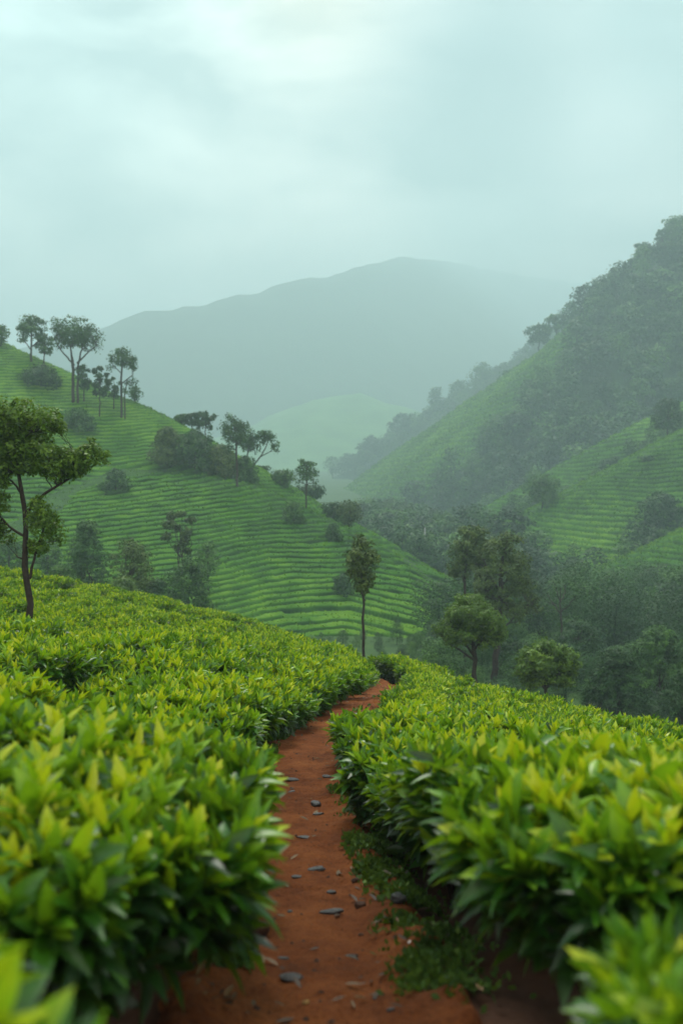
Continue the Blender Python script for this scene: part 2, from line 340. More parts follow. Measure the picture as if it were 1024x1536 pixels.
# ------------------------------------------------------------------ tea rows on slopes
def row_field(x, y, z, sp, seed):
    bend = np.interp(512 + x / 120 * F, [-200, 0, 150, 300, 420, 520, 600, 690, 800], [-3, -2.6, -2.0, -.4, .9, 1.1, 0, -3.2, -6]) if seed == 31 else 0.09 * np.abs(x - 60)
    w = z - bend + 0.7 * fbm(x / 16, y / 16, seed, 3) + 0.12 * fbm(x / 3, y / 3, seed + 5, 2)
    ph = w / sp; f = ph - np.floor(ph); rid = np.floor(ph)
    return f, rid
def tea_slope(hname, rname, fn, xs, ys, sp, hh, seed, keep, leafN, leafL, mask=None, hlabel='', rlabel=''):
    X, Y = np.meshgrid(xs, ys); Z = fn(X, Y)
    if hname:
        st = 3
        me = mesh(hname, np.stack([X, Y, Z - 0.12], -1)[::st, ::st].reshape(-1, 3), grid_faces(len(ys[::st]), len(xs[::st])), M_TEASOIL)
        structure(link(hname, me), hlabel)
    f, rid = row_field(X, Y, Z, sp, seed)
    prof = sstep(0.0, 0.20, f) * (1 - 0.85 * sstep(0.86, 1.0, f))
    gap = vnoise(X / 9 + rid * 7.7, Y / 30 + rid * 3.1, seed + 9)
    hgt = hh * (0.85 + 0.4 * vnoise(X / 1.1, Y / 1.1, seed + 2)) * prof
    hgt = np.where(gap > 0.43, hgt * 0.35, hgt)
    if seed == 31:
        seam = np.abs(spur(L_BACK, X, Y, 0.62, 4) - spur(L_FRONT, X, Y, 0.55, 6) + 0.5 * fbm(X / 6, Y / 6, 77, 2))
        hgt = hgt * sstep(0.12, 0.5, seam)
    rough = 0.16 * hh * fbm(X / 0.45, Y / 0.45, seed + 3, 3)
    ZR = Z - 0.15 + hgt + rough * prof
    V = np.stack([X, Y, ZR], -1)
    tint = np.clip(0.02 + 0.55 * prof * sstep(0.0, 0.45, f) + 0.30 * fbm(X / 1.6, Y / 1.6, seed + 4, 3) + 0.35 * fbm(X / 22, Y / 22, seed + 6, 2), 0, 1)  # row fronts and gaps tinted dark: shade put into colour, plus older low leaves
    Q = grid_faces(len(ys), len(xs))
    k = keep(X, Y, Z).ravel(); Q = Q[k[Q].all(1)]
    g = Geo(); used = np.unique(Q); mp = np.zeros(X.size, int); mp[used] = np.arange(len(used))
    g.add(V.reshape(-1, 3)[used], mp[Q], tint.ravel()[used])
    # loose leafy tufts over the clipped tops
    r = rng(seed); qi = r.integers(0, len(Q), leafN); A = V.reshape(-1, 3)[Q[qi]]
    wt = r.dirichlet((1, 1, 1, 1), leafN); P = (A * wt[..., None]).sum(1); tt = tint.ravel()[Q[qi]].mean(1); pp = prof.ravel()[Q[qi]].mean(1)
    s = pp > 0.8; P, tt = P[s], tt[s]; n = len(P)
    d = norm(np.c_[r.normal(size=(n, 2)) * 0.8, r.random(n) * 1.0 + 0.15]); sd = norm(np.cross(d, r.normal(size=(n, 3))))
    Ln = leafL * (0.6 + 0.8 * r.random(n))[:, None]
    V4 = np.stack([P, P + d * Ln * .5 + sd * Ln * .28, P + d * Ln, P + d * Ln * .5 - sd * Ln * .28], 1).reshape(-1, 3)
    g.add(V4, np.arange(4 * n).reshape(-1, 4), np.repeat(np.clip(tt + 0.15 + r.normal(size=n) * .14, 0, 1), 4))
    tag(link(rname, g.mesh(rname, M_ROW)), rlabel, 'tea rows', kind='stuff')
def over(fn, lo=-2): return lambda X, Y, Z: Z > valley_z(X, Y) + lo
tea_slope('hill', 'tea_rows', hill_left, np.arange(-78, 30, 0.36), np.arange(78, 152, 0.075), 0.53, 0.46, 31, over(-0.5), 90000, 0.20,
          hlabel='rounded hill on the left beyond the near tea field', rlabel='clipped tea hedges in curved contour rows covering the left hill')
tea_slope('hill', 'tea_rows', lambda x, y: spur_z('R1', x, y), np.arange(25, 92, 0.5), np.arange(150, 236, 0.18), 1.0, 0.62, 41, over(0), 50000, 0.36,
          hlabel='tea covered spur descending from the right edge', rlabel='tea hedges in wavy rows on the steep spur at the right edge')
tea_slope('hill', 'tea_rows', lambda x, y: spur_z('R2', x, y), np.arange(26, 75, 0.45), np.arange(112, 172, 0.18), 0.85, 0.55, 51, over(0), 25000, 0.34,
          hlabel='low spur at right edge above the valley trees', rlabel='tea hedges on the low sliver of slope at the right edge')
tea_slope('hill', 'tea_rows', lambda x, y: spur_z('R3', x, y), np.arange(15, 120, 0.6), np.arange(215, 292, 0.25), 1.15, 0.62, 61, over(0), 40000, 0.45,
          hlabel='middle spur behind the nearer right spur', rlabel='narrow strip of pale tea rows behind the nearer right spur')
def r4_tea(X, Y, Z):
    px = 512 + X / Y * F; py = 768 - Z / Y * F
    b = np.interp(px, [430, 560, 640, 740, 790, 850, 900], [880, 830, 760, 680, 620, 570, 520])
    return (px < 890) & (py < b + 14) & (Z > valley_z(X, Y) - 2)
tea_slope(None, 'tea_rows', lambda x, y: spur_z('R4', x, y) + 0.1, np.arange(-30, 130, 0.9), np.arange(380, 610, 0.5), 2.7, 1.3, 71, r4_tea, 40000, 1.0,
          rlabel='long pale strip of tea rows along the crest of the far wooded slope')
sheet('hill', np.arange(-90, 460, 4.0), np.arange(190, 780, 3.5), lambda x, y: spur_z('R4', x, y), M_WOODHILL, 'steep wooded hill rising to the upper right')
sheet('hill', np.arange(-200, 420, 6.0), np.arange(640, 960, 5.0), lambda x, y: spur_z('R5', x, y), M_WOODHILL, 'wooded ridge behind the pale tea strip')
M_PALE = ground_mat('distant_tea_ground', [(0.3, (0.05, 0.14, 0.035)), (0.7, (0.11, 0.24, 0.06))], 0.03, bump=0.8, bscale=0.15, dist=2.0)
sheet('hill', np.arange(-540, 580, 12.0), np.arange(880, 1750, 11.0), lambda x, y: np.maximum(spur_z('R6', x, y), spur_z('R6B', x, y)), M_PALE, 'faint pale green tea hill far down the valley')
def mountain(x, y):
    z = spur(R7, x, y, 0.9, 30)
    return z + 9 * fbm(x / 130, y / 130, 91, 4) * sstep(10, 120, np.min([np.hypot(x - a, y - b) for a, b, _ in R7[::6]], axis=0)) + 10 * fbm(x / 34, y / 34, 95, 3)
sheet('mountain', np.arange(-2100, 2300, 17.0), np.arange(1020, 3950, 16.0), mountain, M_WOODHILL, 'long hazy mountain ridge across the background')

# ------------------------------------------------------------------ tea bushes
def leaf_template(nseg):
    t = np.linspace(0, 1, nseg + 1); w = np.sin(np.pi * np.clip(t, 0, 1) ** 0.85) ** 0.9
    w[0] = 0.10; w[-1] = 0.02
    if nseg == 2: w[1] = 0.95
    x = np.repeat(t, 3); s = np.tile([-1, 0, 1], nseg + 1) * np.repeat(w, 3) * 0.5
    Q = []
    for i in range(nseg):
        for j in range(2): a = i * 3 + j; Q.append((a, a + 1, a + 4, a + 3))
    return x, s, np.array(Q)
def shoots(P, A, young, nl, nseg, L0, r, wid=0.30):
    """rosettes of pointed leaves; returns vertices, faces, tint"""
    n = len(P); A = norm(A); tx, tsd, TQ = leaf_template(nseg); nv = len(tx)
    U = norm(np.cross(A, r.normal(size=(n, 3)))); Vv = np.cross(A, U)
    k = np.arange(nl)[None]; ph = k * 2.39996 + r.random((n, 1)) * 6.28 + r.normal(size=(n, nl)) * .25
    fr = (k + 0.5) / nl                                   # 0 inner (young) .. 1 outer (old)
    th = np.radians(8 + 66 * fr ** 0.9 + r.normal(size=(n, nl)) * 9)
    d = A[:, None] * np.cos(th)[..., None] + (U[:, None] * np.cos(ph)[..., None] + Vv[:, None] * np.sin(ph)[..., None]) * np.sin(th)[..., None]
    nn = norm(A[:, None] - d * (A[:, None] * d).sum(-1, keepdims=True)); s = np.cross(d, nn)
    ln = L0 * (0.62 + 0.5 * np.sin(np.pi * np.clip(fr * .75 + .12, 0, 1))) * (0.62 + 0.66 * r.random((n, nl)))
    base = P[:, None] - A[:, None] * (L0 * 0.42 * fr)[..., None]
    fold = 0.30 + 0.5 * (1 - fr) + r.normal(size=(n, nl)) * .1; droop = (0.0 + 0.22 * fr) * (0.5 + r.random((n, nl))); twist = r.normal(size=(n, nl)) * .25
    x = tx[None, None] * ln[..., None]; y = tsd[None, None] * (ln * wid)[..., None]
    z = np.abs(y) * fold[..., None] - 0.10 * ln[..., None] * (np.sin(np.pi * tx) * -1)[None, None] * fr[..., None] + y * twist[..., None]
    V = base[:, :, None] + d[:, :, None] * x[..., None] + s[:, :, None] * y[..., None] + nn[:, :, None] * z[..., None]
    V[..., 2] -= droop[..., None] * ln[..., None] * tx[None, None] ** 2
    yy = young[:, None]
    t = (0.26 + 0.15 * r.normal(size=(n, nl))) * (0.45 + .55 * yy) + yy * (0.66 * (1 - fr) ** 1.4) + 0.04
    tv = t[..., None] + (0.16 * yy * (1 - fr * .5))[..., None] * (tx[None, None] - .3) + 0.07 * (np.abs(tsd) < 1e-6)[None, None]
    Q = (TQ[None] + (np.arange(n * nl) * nv)[:, None, None]).reshape(-1, 4)
    return V.reshape(-1, 3), Q, np.clip(tv, 0, 1).ravel()
def bush_surface(r, n, a, h, inner=1.0, z0=0.30):
    """points, outward normals on a clipped, flat-topped mound"""
    nt = int(n * 0.42)
    ph = r.random(n) * 2 * np.pi
    rad = np.sqrt(r.random(nt)) * 0.93
    e = 3.0
    lob = 1 + 0.10 * np.sin(ph * 3 + a * 50) + 0.06 * np.sin(ph * 5 + 1.3)
    sq = (np.abs(np.cos(ph)) ** e + np.abs(np.sin(ph)) ** e) ** (-1 / e) * lob
    P = np.zeros((n, 3)); Nn = np.zeros((n, 3))
    R = a * sq * inner
    P[:nt, 0] = R[:nt] * rad * np.cos(ph[:nt]); P[:nt, 1] = R[:nt] * rad * np.sin(ph[:nt])
    P[:nt, 2] = h * inner * (1 - 0.33 * rad ** 3)
    Nn[:nt] = np.c_[np.cos(ph[:nt]) * rad ** 3 * .8, np.sin(ph[:nt]) * rad ** 3 * .8, np.ones(nt)]
    zz = z0 + (h - z0) * (r.random(n - nt) ** 0.75) * 0.95; f = (zz - z0) / (h - z0)
    prof = (1 - f ** 3.5 * 0.16) * (0.52 + 0.48 * np.minimum(1, f * 1.4))
    P[nt:, 0] = R[nt:] * prof * np.cos(ph[nt:]); P[nt:, 1] = R[nt:] * prof * np.sin(ph[nt:]); P[nt:, 2] = zz * inner
    Nn[nt:] = np.c_[np.cos(ph[nt:]), np.sin(ph[nt:]), -0.25 + 1.1 * f ** 1.5]
    P += r.normal(size=P.shape) * 0.018
    return P, norm(Nn)
def bush_mesh(seed, n, nl, nseg, L0, a=0.56, h=HEDGE, innerN=90, z0=0.30):
    r = rng(seed); g = Geo()
    hh = h - 0.05
    P, Nn = bush_surface(r, n, a - 0.05, hh, 1.0, z0)
    A = norm(Nn + np.array([0, 0, 0.75]) + r.normal(size=P.shape) * 0.22)
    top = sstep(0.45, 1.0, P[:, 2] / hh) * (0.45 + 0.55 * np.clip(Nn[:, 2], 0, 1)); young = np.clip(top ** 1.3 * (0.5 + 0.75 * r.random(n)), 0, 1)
    P[:, 2] += (r.random(n) - .5) * 0.09 * top
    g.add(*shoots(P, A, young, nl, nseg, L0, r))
    P, Nn = bush_surface(r, innerN, a, hh, 0.78, z0)
    A = norm(Nn + r.normal(size=P.shape) * 0.5)
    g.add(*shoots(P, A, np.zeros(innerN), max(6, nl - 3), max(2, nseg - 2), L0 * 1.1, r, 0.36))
    return g.mesh('foliage', M_TEA)
def stems_mesh(seed, a=0.4):
    r = rng(seed); g = Geo()
    for i in range(9):
        ph = r.random() * 6.28; q = a * (0.3 + 0.6 * r.random()); b = 0.08
        p0 = np.array([b * math.cos(ph), b * math.sin(ph), -0.12]); p2 = np.array([q * math.cos(ph), q * math.sin(ph), 0.5])
        p1 = (p0 + p2) / 2 + r.normal(size=3) * .04
        g.add(*tube(resample([p0, p1, p2], 6), np.linspace(.02, .007, 6), 6, .3, i))
    return g.mesh('stems', M_STEM)
HI = [bush_mesh(100 + i, 460, 12, 6, 0.126, z0=0.40) for i in range(3)]
MID = [bush_mesh(200 + i, 430, 11, 3, 0.122) for i in range(3)]
LOW = [bush_mesh(300 + i, 480, 9, 2, 0.106, innerN=60) for i in range(3)]
STEMS = [stems_mesh(i) for i in range(3)]
BR = rng(77)
def bush(x, y, label, group, sc=1.0, dz=0.0, rot=None, hs=1.0, lod=None):
    lod = lod or (HI if y < 5.2 else MID if y < 10.5 else LOW); i = int(BR.integers(0, 3))
    z = float(TOP(x, y)) - HEDGE * sc * hs + dz
    e = 0.4; gx_ = float(TOP(x + e, y) - TOP(x - e, y)) / (2 * e); gy_ = float(TOP(x, y + e) - TOP(x, y - e)) / (2 * e)
    t = thing('tea_bush', label, 'tea bush', (x, y, z), group)
    t.rotation_euler = (math.atan(gy_) * .8, -math.atan(gx_) * .8, 0); 
    t.scale = (sc, sc, sc * hs)
    f = link('foliage', lod[i], t); f.rotation_euler = (0, 0, BR.random() * 6.28 if rot is None else rot)
    s = link('stems', STEMS[i], t); s.rotation_euler = (0, 0, BR.random() * 6.28)
    return t
ORD = ['nearest', 'second', 'third', 'fourth', 'fifth', 'sixth', 'seventh', 'eighth', 'ninth', 'tenth', 'eleventh', 'twelfth', 'thirteenth', 'fourteenth', 'fifteenth',
       'sixteenth', 'seventeenth', 'eighteenth', 'nineteenth', 'twentieth', 'twenty-first', 'twenty-second', 'twenty-third', 'twenty-fourth', 'twenty-fifth', 'twenty-sixth', 'twenty-seventh', 'twenty-eighth', 'twenty-ninth', 'thirtieth']
taken = []
for x_, y_, lab_ in ((-0.97, 1.18, 'very blurred tea bush in the bottom left corner, closest to the camera'), (0.98, 1.40, 'very blurred tea bush in the bottom right corner, closest to the camera')):
    bush(x_, y_, lab_, 'tea bushes lining the red path', 1.0); taken.append((x_, y_))
def edge_row(side, s0, s1, step, off):
    s = s0; i = 0
    while s < s1:
        x, y = path_pos(s, side * off(s)); x, y = float(x), float(y)
        if all((x - a) ** 2 + (y - b) ** 2 > 0.62 ** 2 for a, b in taken):
            nm = 'left' if side < 0 else 'right'
            state = 'blurred big-leaved tea bush' if y < 3 else 'glossy bright-tipped tea bush' if y < 10 else 'small far tea bush'
            bush(x, y, f"{state}, {ORD[i]} from the camera along the path's {nm} edge", 'tea bushes lining the red path', 0.98 + 0.12 * BR.random(), (BR.random() - .5) * .08)
            taken.append((x, y)); i += 1
        s += step * (0.92 + .16 * BR.random())
S0 = 3.0
def offL(s): return float(np.interp(s, [5.5, 6.4, 7.2, 12.5, 14.2, 17.5, 19.5, 23], [0.80, 0.84, 0.94, 0.93, 0.68, 0.62, 0.80, 0.9]))
def offR(s): return float(np.interp(s, [4, 6, 7.5, 9.5, 16, 18.5, 22, 24], [0.98, 0.97, 0.96, 0.92, 0.88, 0.76, 0.74, 0.9]))
edge_row(-1, S0 + 2.72, S0 + 28.5, 0.93, offL)
edge_row(1, S0 + 2.85, S0 + 28.5, 0.93, offR)
# second and further rows close to the camera, each still a bush of its own
def fill_points(xr, yr, sp, seed):
    r = rng(seed); out = []
    for j, yy in enumerate(np.arange(*yr, sp * 0.87)):
        for xx in np.arange(*xr, sp):
            x = xx + (j % 2) * sp / 2 + r.normal() * .07; y = yy + r.normal() * .07
            out.append((x, y))
    return out
def free(x, y, d=0.66): return all((x - a) ** 2 + (y - b) ** 2 > d * d for a, b in taken)
def seen(x, y, z, m=90):
    px = 512 + x / y * F; return -m * 6 / max(y, 1) - 60 < px < 1084 + m * 6 / max(y, 1)
field = []
def gap_at(x, y):
    # picking lanes between hedge rows, and one hollow, in the left field
    if x < 0:
        v = y + 0.35 * x
        if 4.5 < y < 6.6 and x < -1.35: return True
        if any((x - a) ** 2 + (y - b) ** 2 < .3 for a, b in ((-2.75, 8.4), (-2.3, 9.6), (-1.25, 10.2), (-4.2, 11.0), (-3.1, 12.6), (-1.9, 13.5))): return True
        if abs(v - 27.0) < 0.95 or abs(v - 21.0 - .4 * math.sin(x)) < 0.6 and x < -2.6: return True
        if abs(v - 15.8 + .3 * math.sin(x * .7)) < 0.55 and x < -2.4: return True
        if abs(v - 6.6 - 0.12 * math.sin(x * 3)) < 0.34 and x < -1.2: return True
    return False
for x, y in fill_points((-26, 14), (1.0, 46), 0.84, 9):
    if y < 1.2 or not (seen(x, y, 0) or (y > 8.2 and -520 < 512 + x / y * F < 1500)): continue
    d = float(path_d(x, y))
    if y < 2.3 and abs(x) < 1.7: continue
    if d < 1.40 or not free(x, y) or gap_at(x, y): continue
    if x * x + y * y < 1.1: continue
    left = x < np.interp(y, PC[:, 1], PC[:, 0])
    if y > (39 if left else 27) - max(0, x) * 0.9: continue
    taken.append((x, y))
    if y < 8.2:
        g = 'tea bushes crowding the near ground left of the path' if left else 'tea bushes crowding the near ground right of the path'
        near = y < 4.4
        lab = f"{'large blurred tea bush in front mass' if near else 'tea bush in band behind front mass'} {'left' if left else 'right'} of path, not bordering it"
        bush(x, y, lab, g, 0.98 + 0.14 * BR.random(), (BR.random() - .5) * .1)
    else: field.append((x, y, left))
def field_object(pts, label, seed):
    r = rng(seed); n = len(pts); P = np.zeros((n, 3)); rot = np.zeros((n, 3)); sc = np.zeros(n); var = r.integers(0, 3, n)
    for i, (x, y) in enumerate(pts):
        s = 1.02 + .2 * r.random(); P[i] = (x, y, float(TOP(x, y)) - HEDGE * s + (r.random() - .5) * .22 + (0.32 if x < 0 and y + .35 * x > 27.5 else 0)); sc[i] = s
        rot[i] = (0, 0, r.random() * 6.28)
    me = bpy.data.meshes.new('tea_field'); me.from_pydata([tuple(p) for p in P], [], [])
    for nm, ty, dat in (('rot', 'FLOAT_VECTOR', rot.ravel()), ('scl', 'FLOAT', sc), ('var', 'INT', var)):
        a = me.attributes.new(nm, ty, 'POINT'); a.data.foreach_set('vector' if ty == 'FLOAT_VECTOR' else 'value', dat)
    o = link('tea_field', me); tag(o, label, 'tea field', kind='stuff')
    ng = bpy.data.node_groups.new('tea_field', 'GeometryNodeTree')
    ng.interface.new_socket('Geometry', in_out='INPUT', socket_type='NodeSocketGeometry'); ng.interface.new_socket('Geometry', in_out='OUTPUT', socket_type='NodeSocketGeometry')
    N, L = ng.nodes, ng.links; gi = N.new('NodeGroupInput'); go = N.new('NodeGroupOutput'); jn = N.new('GeometryNodeJoinGeometry')
    def attr(nm, ty):
        a = N.new('GeometryNodeInputNamedAttribute'); a.data_type = ty; a.inputs[0].default_value = nm; return a.outputs[0]
    for v in range(3):
        ob = next(c for c in COL.objects if c.type == 'MESH' and c.data == LOW[v])
        oi = N.new('GeometryNodeObjectInfo'); oi.inputs[0].default_value = ob; oi.transform_space = 'ORIGINAL'
        cmp_ = N.new('FunctionNodeCompare'); cmp_.data_type = 'INT'; cmp_.operation = 'EQUAL'
        L.new(attr('var', 'INT'), cmp_.inputs[2]); cmp_.inputs[3].default_value = v
        ip = N.new('GeometryNodeInstanceOnPoints'); L.new(gi.outputs[0], ip.inputs['Points']); L.new(oi.outputs['Geometry'], ip.inputs['Instance'])
        L.new(cmp_.outputs[0], ip.inputs['Selection']); L.new(attr('rot', 'FLOAT_VECTOR'), ip.inputs['Rotation']); L.new(attr('scl', 'FLOAT'), ip.inputs['Scale'])
        L.new(ip.outputs[0], jn.inputs[0])
    L.new(jn.outputs[0], go.inputs[0])
    o.modifiers.new('scatter', 'NODES').node_group = ng
field_object([(x, y) for x, y, l in field if l], 'unbroken carpet of clipped tea on the slope left of the path', 5)
field_object([(x, y) for x, y, l in field if not l], 'unbroken carpet of clipped tea falling away right of the path', 6)

# ------------------------------------------------------------------ trees
def leaves(P, L0, r, tint, out=None, wid=0.34):
    n = len(P); d = norm(r.normal(size=(n, 3)) + np.array([0, 0, -0.15]))
    nn = norm(r.normal(size=(n, 3)) * .38 + (out if out is not None else 0) + np.array([0, 0, 0.35])); d = norm(d - nn * (d * nn).sum(1, keepdims=True) * .8)
    s = norm(np.cross(d, nn)); up_ = np.cross(s, d); Ln = (L0 * (0.65 + 0.7 * r.random(n)))[:, None]
    c = Ln * 0.08
    V = np.stack([P, P + d * Ln * .5 + s * Ln * wid + up_ * c, P + d * Ln - up_ * c, P + d * Ln * .5 - s * Ln * wid + up_ * c], 1).reshape(-1, 3)
    return V, np.arange(4 * n).reshape(-1, 4), np.repeat(tint, 4)
def clump_points(c, rad, n, r, hollow=0.55):
    d = norm(r.normal(size=(n, 3)) + np.array([0, 0, 0.25])); q = hollow + (1 - hollow) * r.random(n) ** 0.6
    q = np.where(r.random(n) < 0.25, r.random(n) ** 0.5, q) * (0.86 + 0.3 * r.random(n))
    return c + d * q[:, None] * rad
def crown_mesh(clumps, n, L0, seed, mat, break_=0.36, shift=0.0):
    """clumps: rows of (x, y, z, rx, ry, rz); every clump is broken into smaller sprays"""
    r = rng(seed); g = Geo(); C = np.array(clumps, float); vol = (C[:, 3] * C[:, 5]); w = vol / vol.sum()
    zmin, zmax = (C[:, 2] - C[:, 5]).min(), (C[:, 2] + C[:, 5]).max()
    for c, ww in zip(C, w):
        k = max(8, int(n * ww)); ns = max(5, int(16 + 14 * r.random()))
        sub = clump_points(c[:3], c[3:] * 0.8, ns, r, 0.6); tt = 0.42 + 0.15 * r.normal(size=ns)
        which = r.integers(0, ns, k)
        inner = clump_points(np.zeros(3), c[3:] * break_, k, r, 0.2)
        P = sub[which] + inner
        t = np.clip(tt[which] + shift + 0.07 * r.normal(size=k), 0, 1)
        cc = C[:, :3].mean(0); o_ = norm(P - c[:3]) * .6 + norm(inner) * .35 + norm(P - cc) * .35
        g.add(*leaves(P, L0, r, t, o_))
    return g.mesh('crown', mat)
def limb(g, P, r0, r1, seed, n=8, ns=7, jag=0.03):
    r = rng(seed); Q = resample(P, n); ln = np.linalg.norm(Q[-1] - Q[0]); Q[1:-1] += r.normal(size=(n - 2, 3)) * ln * jag
    g.add(*tube(Q, np.linspace(r0, r1, n), ns, 0.2, seed)); return Q
def trunk_to(clumps, trunk, r0, seed, fr=(0.45, 0.9), twig=3):
    """one continuous trunk mesh with limbs running out to the clumps"""
    r = rng(seed); g = Geo(); T = limb(g, trunk, r0, r0 * 0.3, seed, 14, 8, 0.008)
    for i, c in enumerate(clumps):
        c = np.array(c, float); lo = fr[0] + (fr[1] - fr[0]) * r.random()
        zs = T[:, 2]; tz = zs[0] + lo * (zs[-1] - zs[0]); tz = min(tz, c[2] - 0.25 * np.linalg.norm(c[:2] - T[-1, :2]))
        j = int(np.argmin(np.abs(zs - tz))); p0 = T[j]; mid = (p0 + c[:3]) / 2 + np.array([0, 0, -0.10 * np.linalg.norm(c[:3] - p0)])
        rr = r0 * (0.42 - 0.15 * r.random())
        B = limb(g, [p0, mid, c[:3]], rr, rr * 0.3, seed + i + 1, 8, 6, 0.035)
        for k in range(twig):
            q = B[int(r.integers(3, 7))]; e = c[:3] + norm(r.normal(size=3)) * c[3:] * 0.75
            limb(g, [q, (q + e) / 2 + r.normal(size=3) * 0.05 * np.linalg.norm(e - q), e], rr * 0.35, rr * 0.12, seed * 3 + i * 7 + k, 5, 5, 0.04)
    return g.mesh('trunk', M_BARK)
def place_tree(name, label, cat, base, cm, tm, group=None):
    t = thing(name, label, cat, base, group)
    if tm: link('trunk', tm, t)
    link('crown', cm, t)
    return t
KINDS = {  # crown base, radius profile over the crown, clump count, clump size, flattening
    'umbrella': (0.50, lambda f: 0.35 + 0.65 * np.sin(np.pi * np.clip(0.28 + 0.5 * f, 0, 1)) if f < .75 else 1.05 * np.sqrt(max(0, 1 - ((f - .6) / .45) ** 2)), 16, 0.34, 0.6),
    'tall': (0.28, lambda f: 0.55 + 0.45 * np.sin(np.pi * (0.15 + 0.75 * f)), 20, 0.42, 0.8),
    'dome': (0.06, lambda f: np.sqrt(max(0.05, 1 - f ** 2.2)), 26, 0.36, 0.85),
    'shrub': (0.0, lambda f: np.sqrt(max(0.05, 1 - f ** 2)), 18, 0.40, 0.8),
    'round': (0.25, lambda f: np.sin(np.pi * (0.12 + 0.76 * f)), 18, 0.42, 0.8),
    'open': (0.42, lambda f: 0.4 + 0.6 * np.sin(np.pi * (0.1 + 0.75 * f)), 11, 0.30, 0.7),
}
def make_clumps(kind, H, R, seed):
    cb, prof, n, cs, fl = KINDS[kind]; r = rng(seed); out = []
    for i in range(n):
        f = (i + 0.5 * r.random() + .25) / n; rr = cs * R * (0.75 + 0.5 * r.random()); rz = rr * fl
        pr = prof(f) * R; a = i * 2.39996 + r.normal() * .3
        q = max(0.0, pr - rr * 0.8) * (0.65 + 0.35 * r.random()) * (1 + .12 * r.normal())
        z = H * cb + (H * (1 - cb)) * f; z = min(z, H - rz * 0.75); z = max(z, rz * 0.6)
        out.append((q * math.cos(a), q * math.sin(a), z, rr, rr, rz))
    return out
MATS = {'bright': M_BRIGHT, 'dark': M_DARK, 'olive': M_OLIVE}
def tree(kind, px, base, top, width, label, Y=None, rngY=(60, 175), mat='dark', dens=1.0, seed=0, name=None, cat=None, group=None, lean=0.0, depth=None):
    seed = seed or int(px * 7 + top * 13) % 9973 + 1
    if Y is None: b = hit(px, base, *rngY)
    else:
        x = (px - 512) / F * Y; b = np.array([x, Y, all_z(x, Y)[0]])
    Y = b[1]; ztop = (768 - top) / F * Y; H = max(0.6, ztop - b[2]); R = width / 2 / F * Y * 1.25
    if kind in ('dome', 'shrub') : pass
    b[2] -= 0.1
    Hc = min(H, (base - top) / F * Y * (1.0 if kind in ('dome', 'shrub') else 1.1)) if base else H
    if kind not in ('dome', 'shrub') and Hc < H * .8: cl = make_clumps('round' if kind == 'round' else kind, Hc, R, seed)
    else: cl = make_clumps(kind, Hc, R, seed)
    cl = [(c[0], c[1], c[2] + H - Hc, *c[3:]) for c in cl]
    if kind == 'dome' and H > Hc: cl += [(math.cos(a) * R * .55, math.sin(a) * R * .55, (H - Hc) * .75, R * .45, R * .45, (H - Hc) * .5) for a in (0.4, 2.4, 4.5)]
    L0 = max(0.10, 2.3 * Y / 995)
    area = (width * (base - top if base else width) * 0.44 * 0.75)
    n = int(np.clip(area * 1.8 * dens * (2.2 if kind in ('dome', 'shrub') else 1), 300, 26000))
    cm = crown_mesh(cl, n, L0, seed, MATS[mat], shift=.17 * rng(seed + 5).normal())
    r = rng(seed)
    th = H * (0.88 if kind not in ('dome', 'shrub') else 0.6)
    tr = max(0.011 * H + 0.02, 1.2 / F * Y)
    tk = [(0, 0, -0.4), (lean * .1 * H + r.normal() * .01 * H, r.normal() * .01 * H, th * .35), (lean * .3 * H + r.normal() * .015 * H, r.normal() * .015 * H, th * .7), (lean * .5 * H, 0, th)]
    if lean: cl = [(c[0] + lean * .5 * c[2], *c[1:]) for c in cl]; cm = crown_mesh(cl, n, L0, seed, MATS[mat])
    tm = trunk_to(cl if kind not in ('dome', 'shrub') else cl[::3], tk, tr, seed, twig=1)
    name = name or ('shrub' if kind == 'shrub' else 'tree'); cat = cat or name
    return place_tree(name, label, cat, b, cm, tm, group)
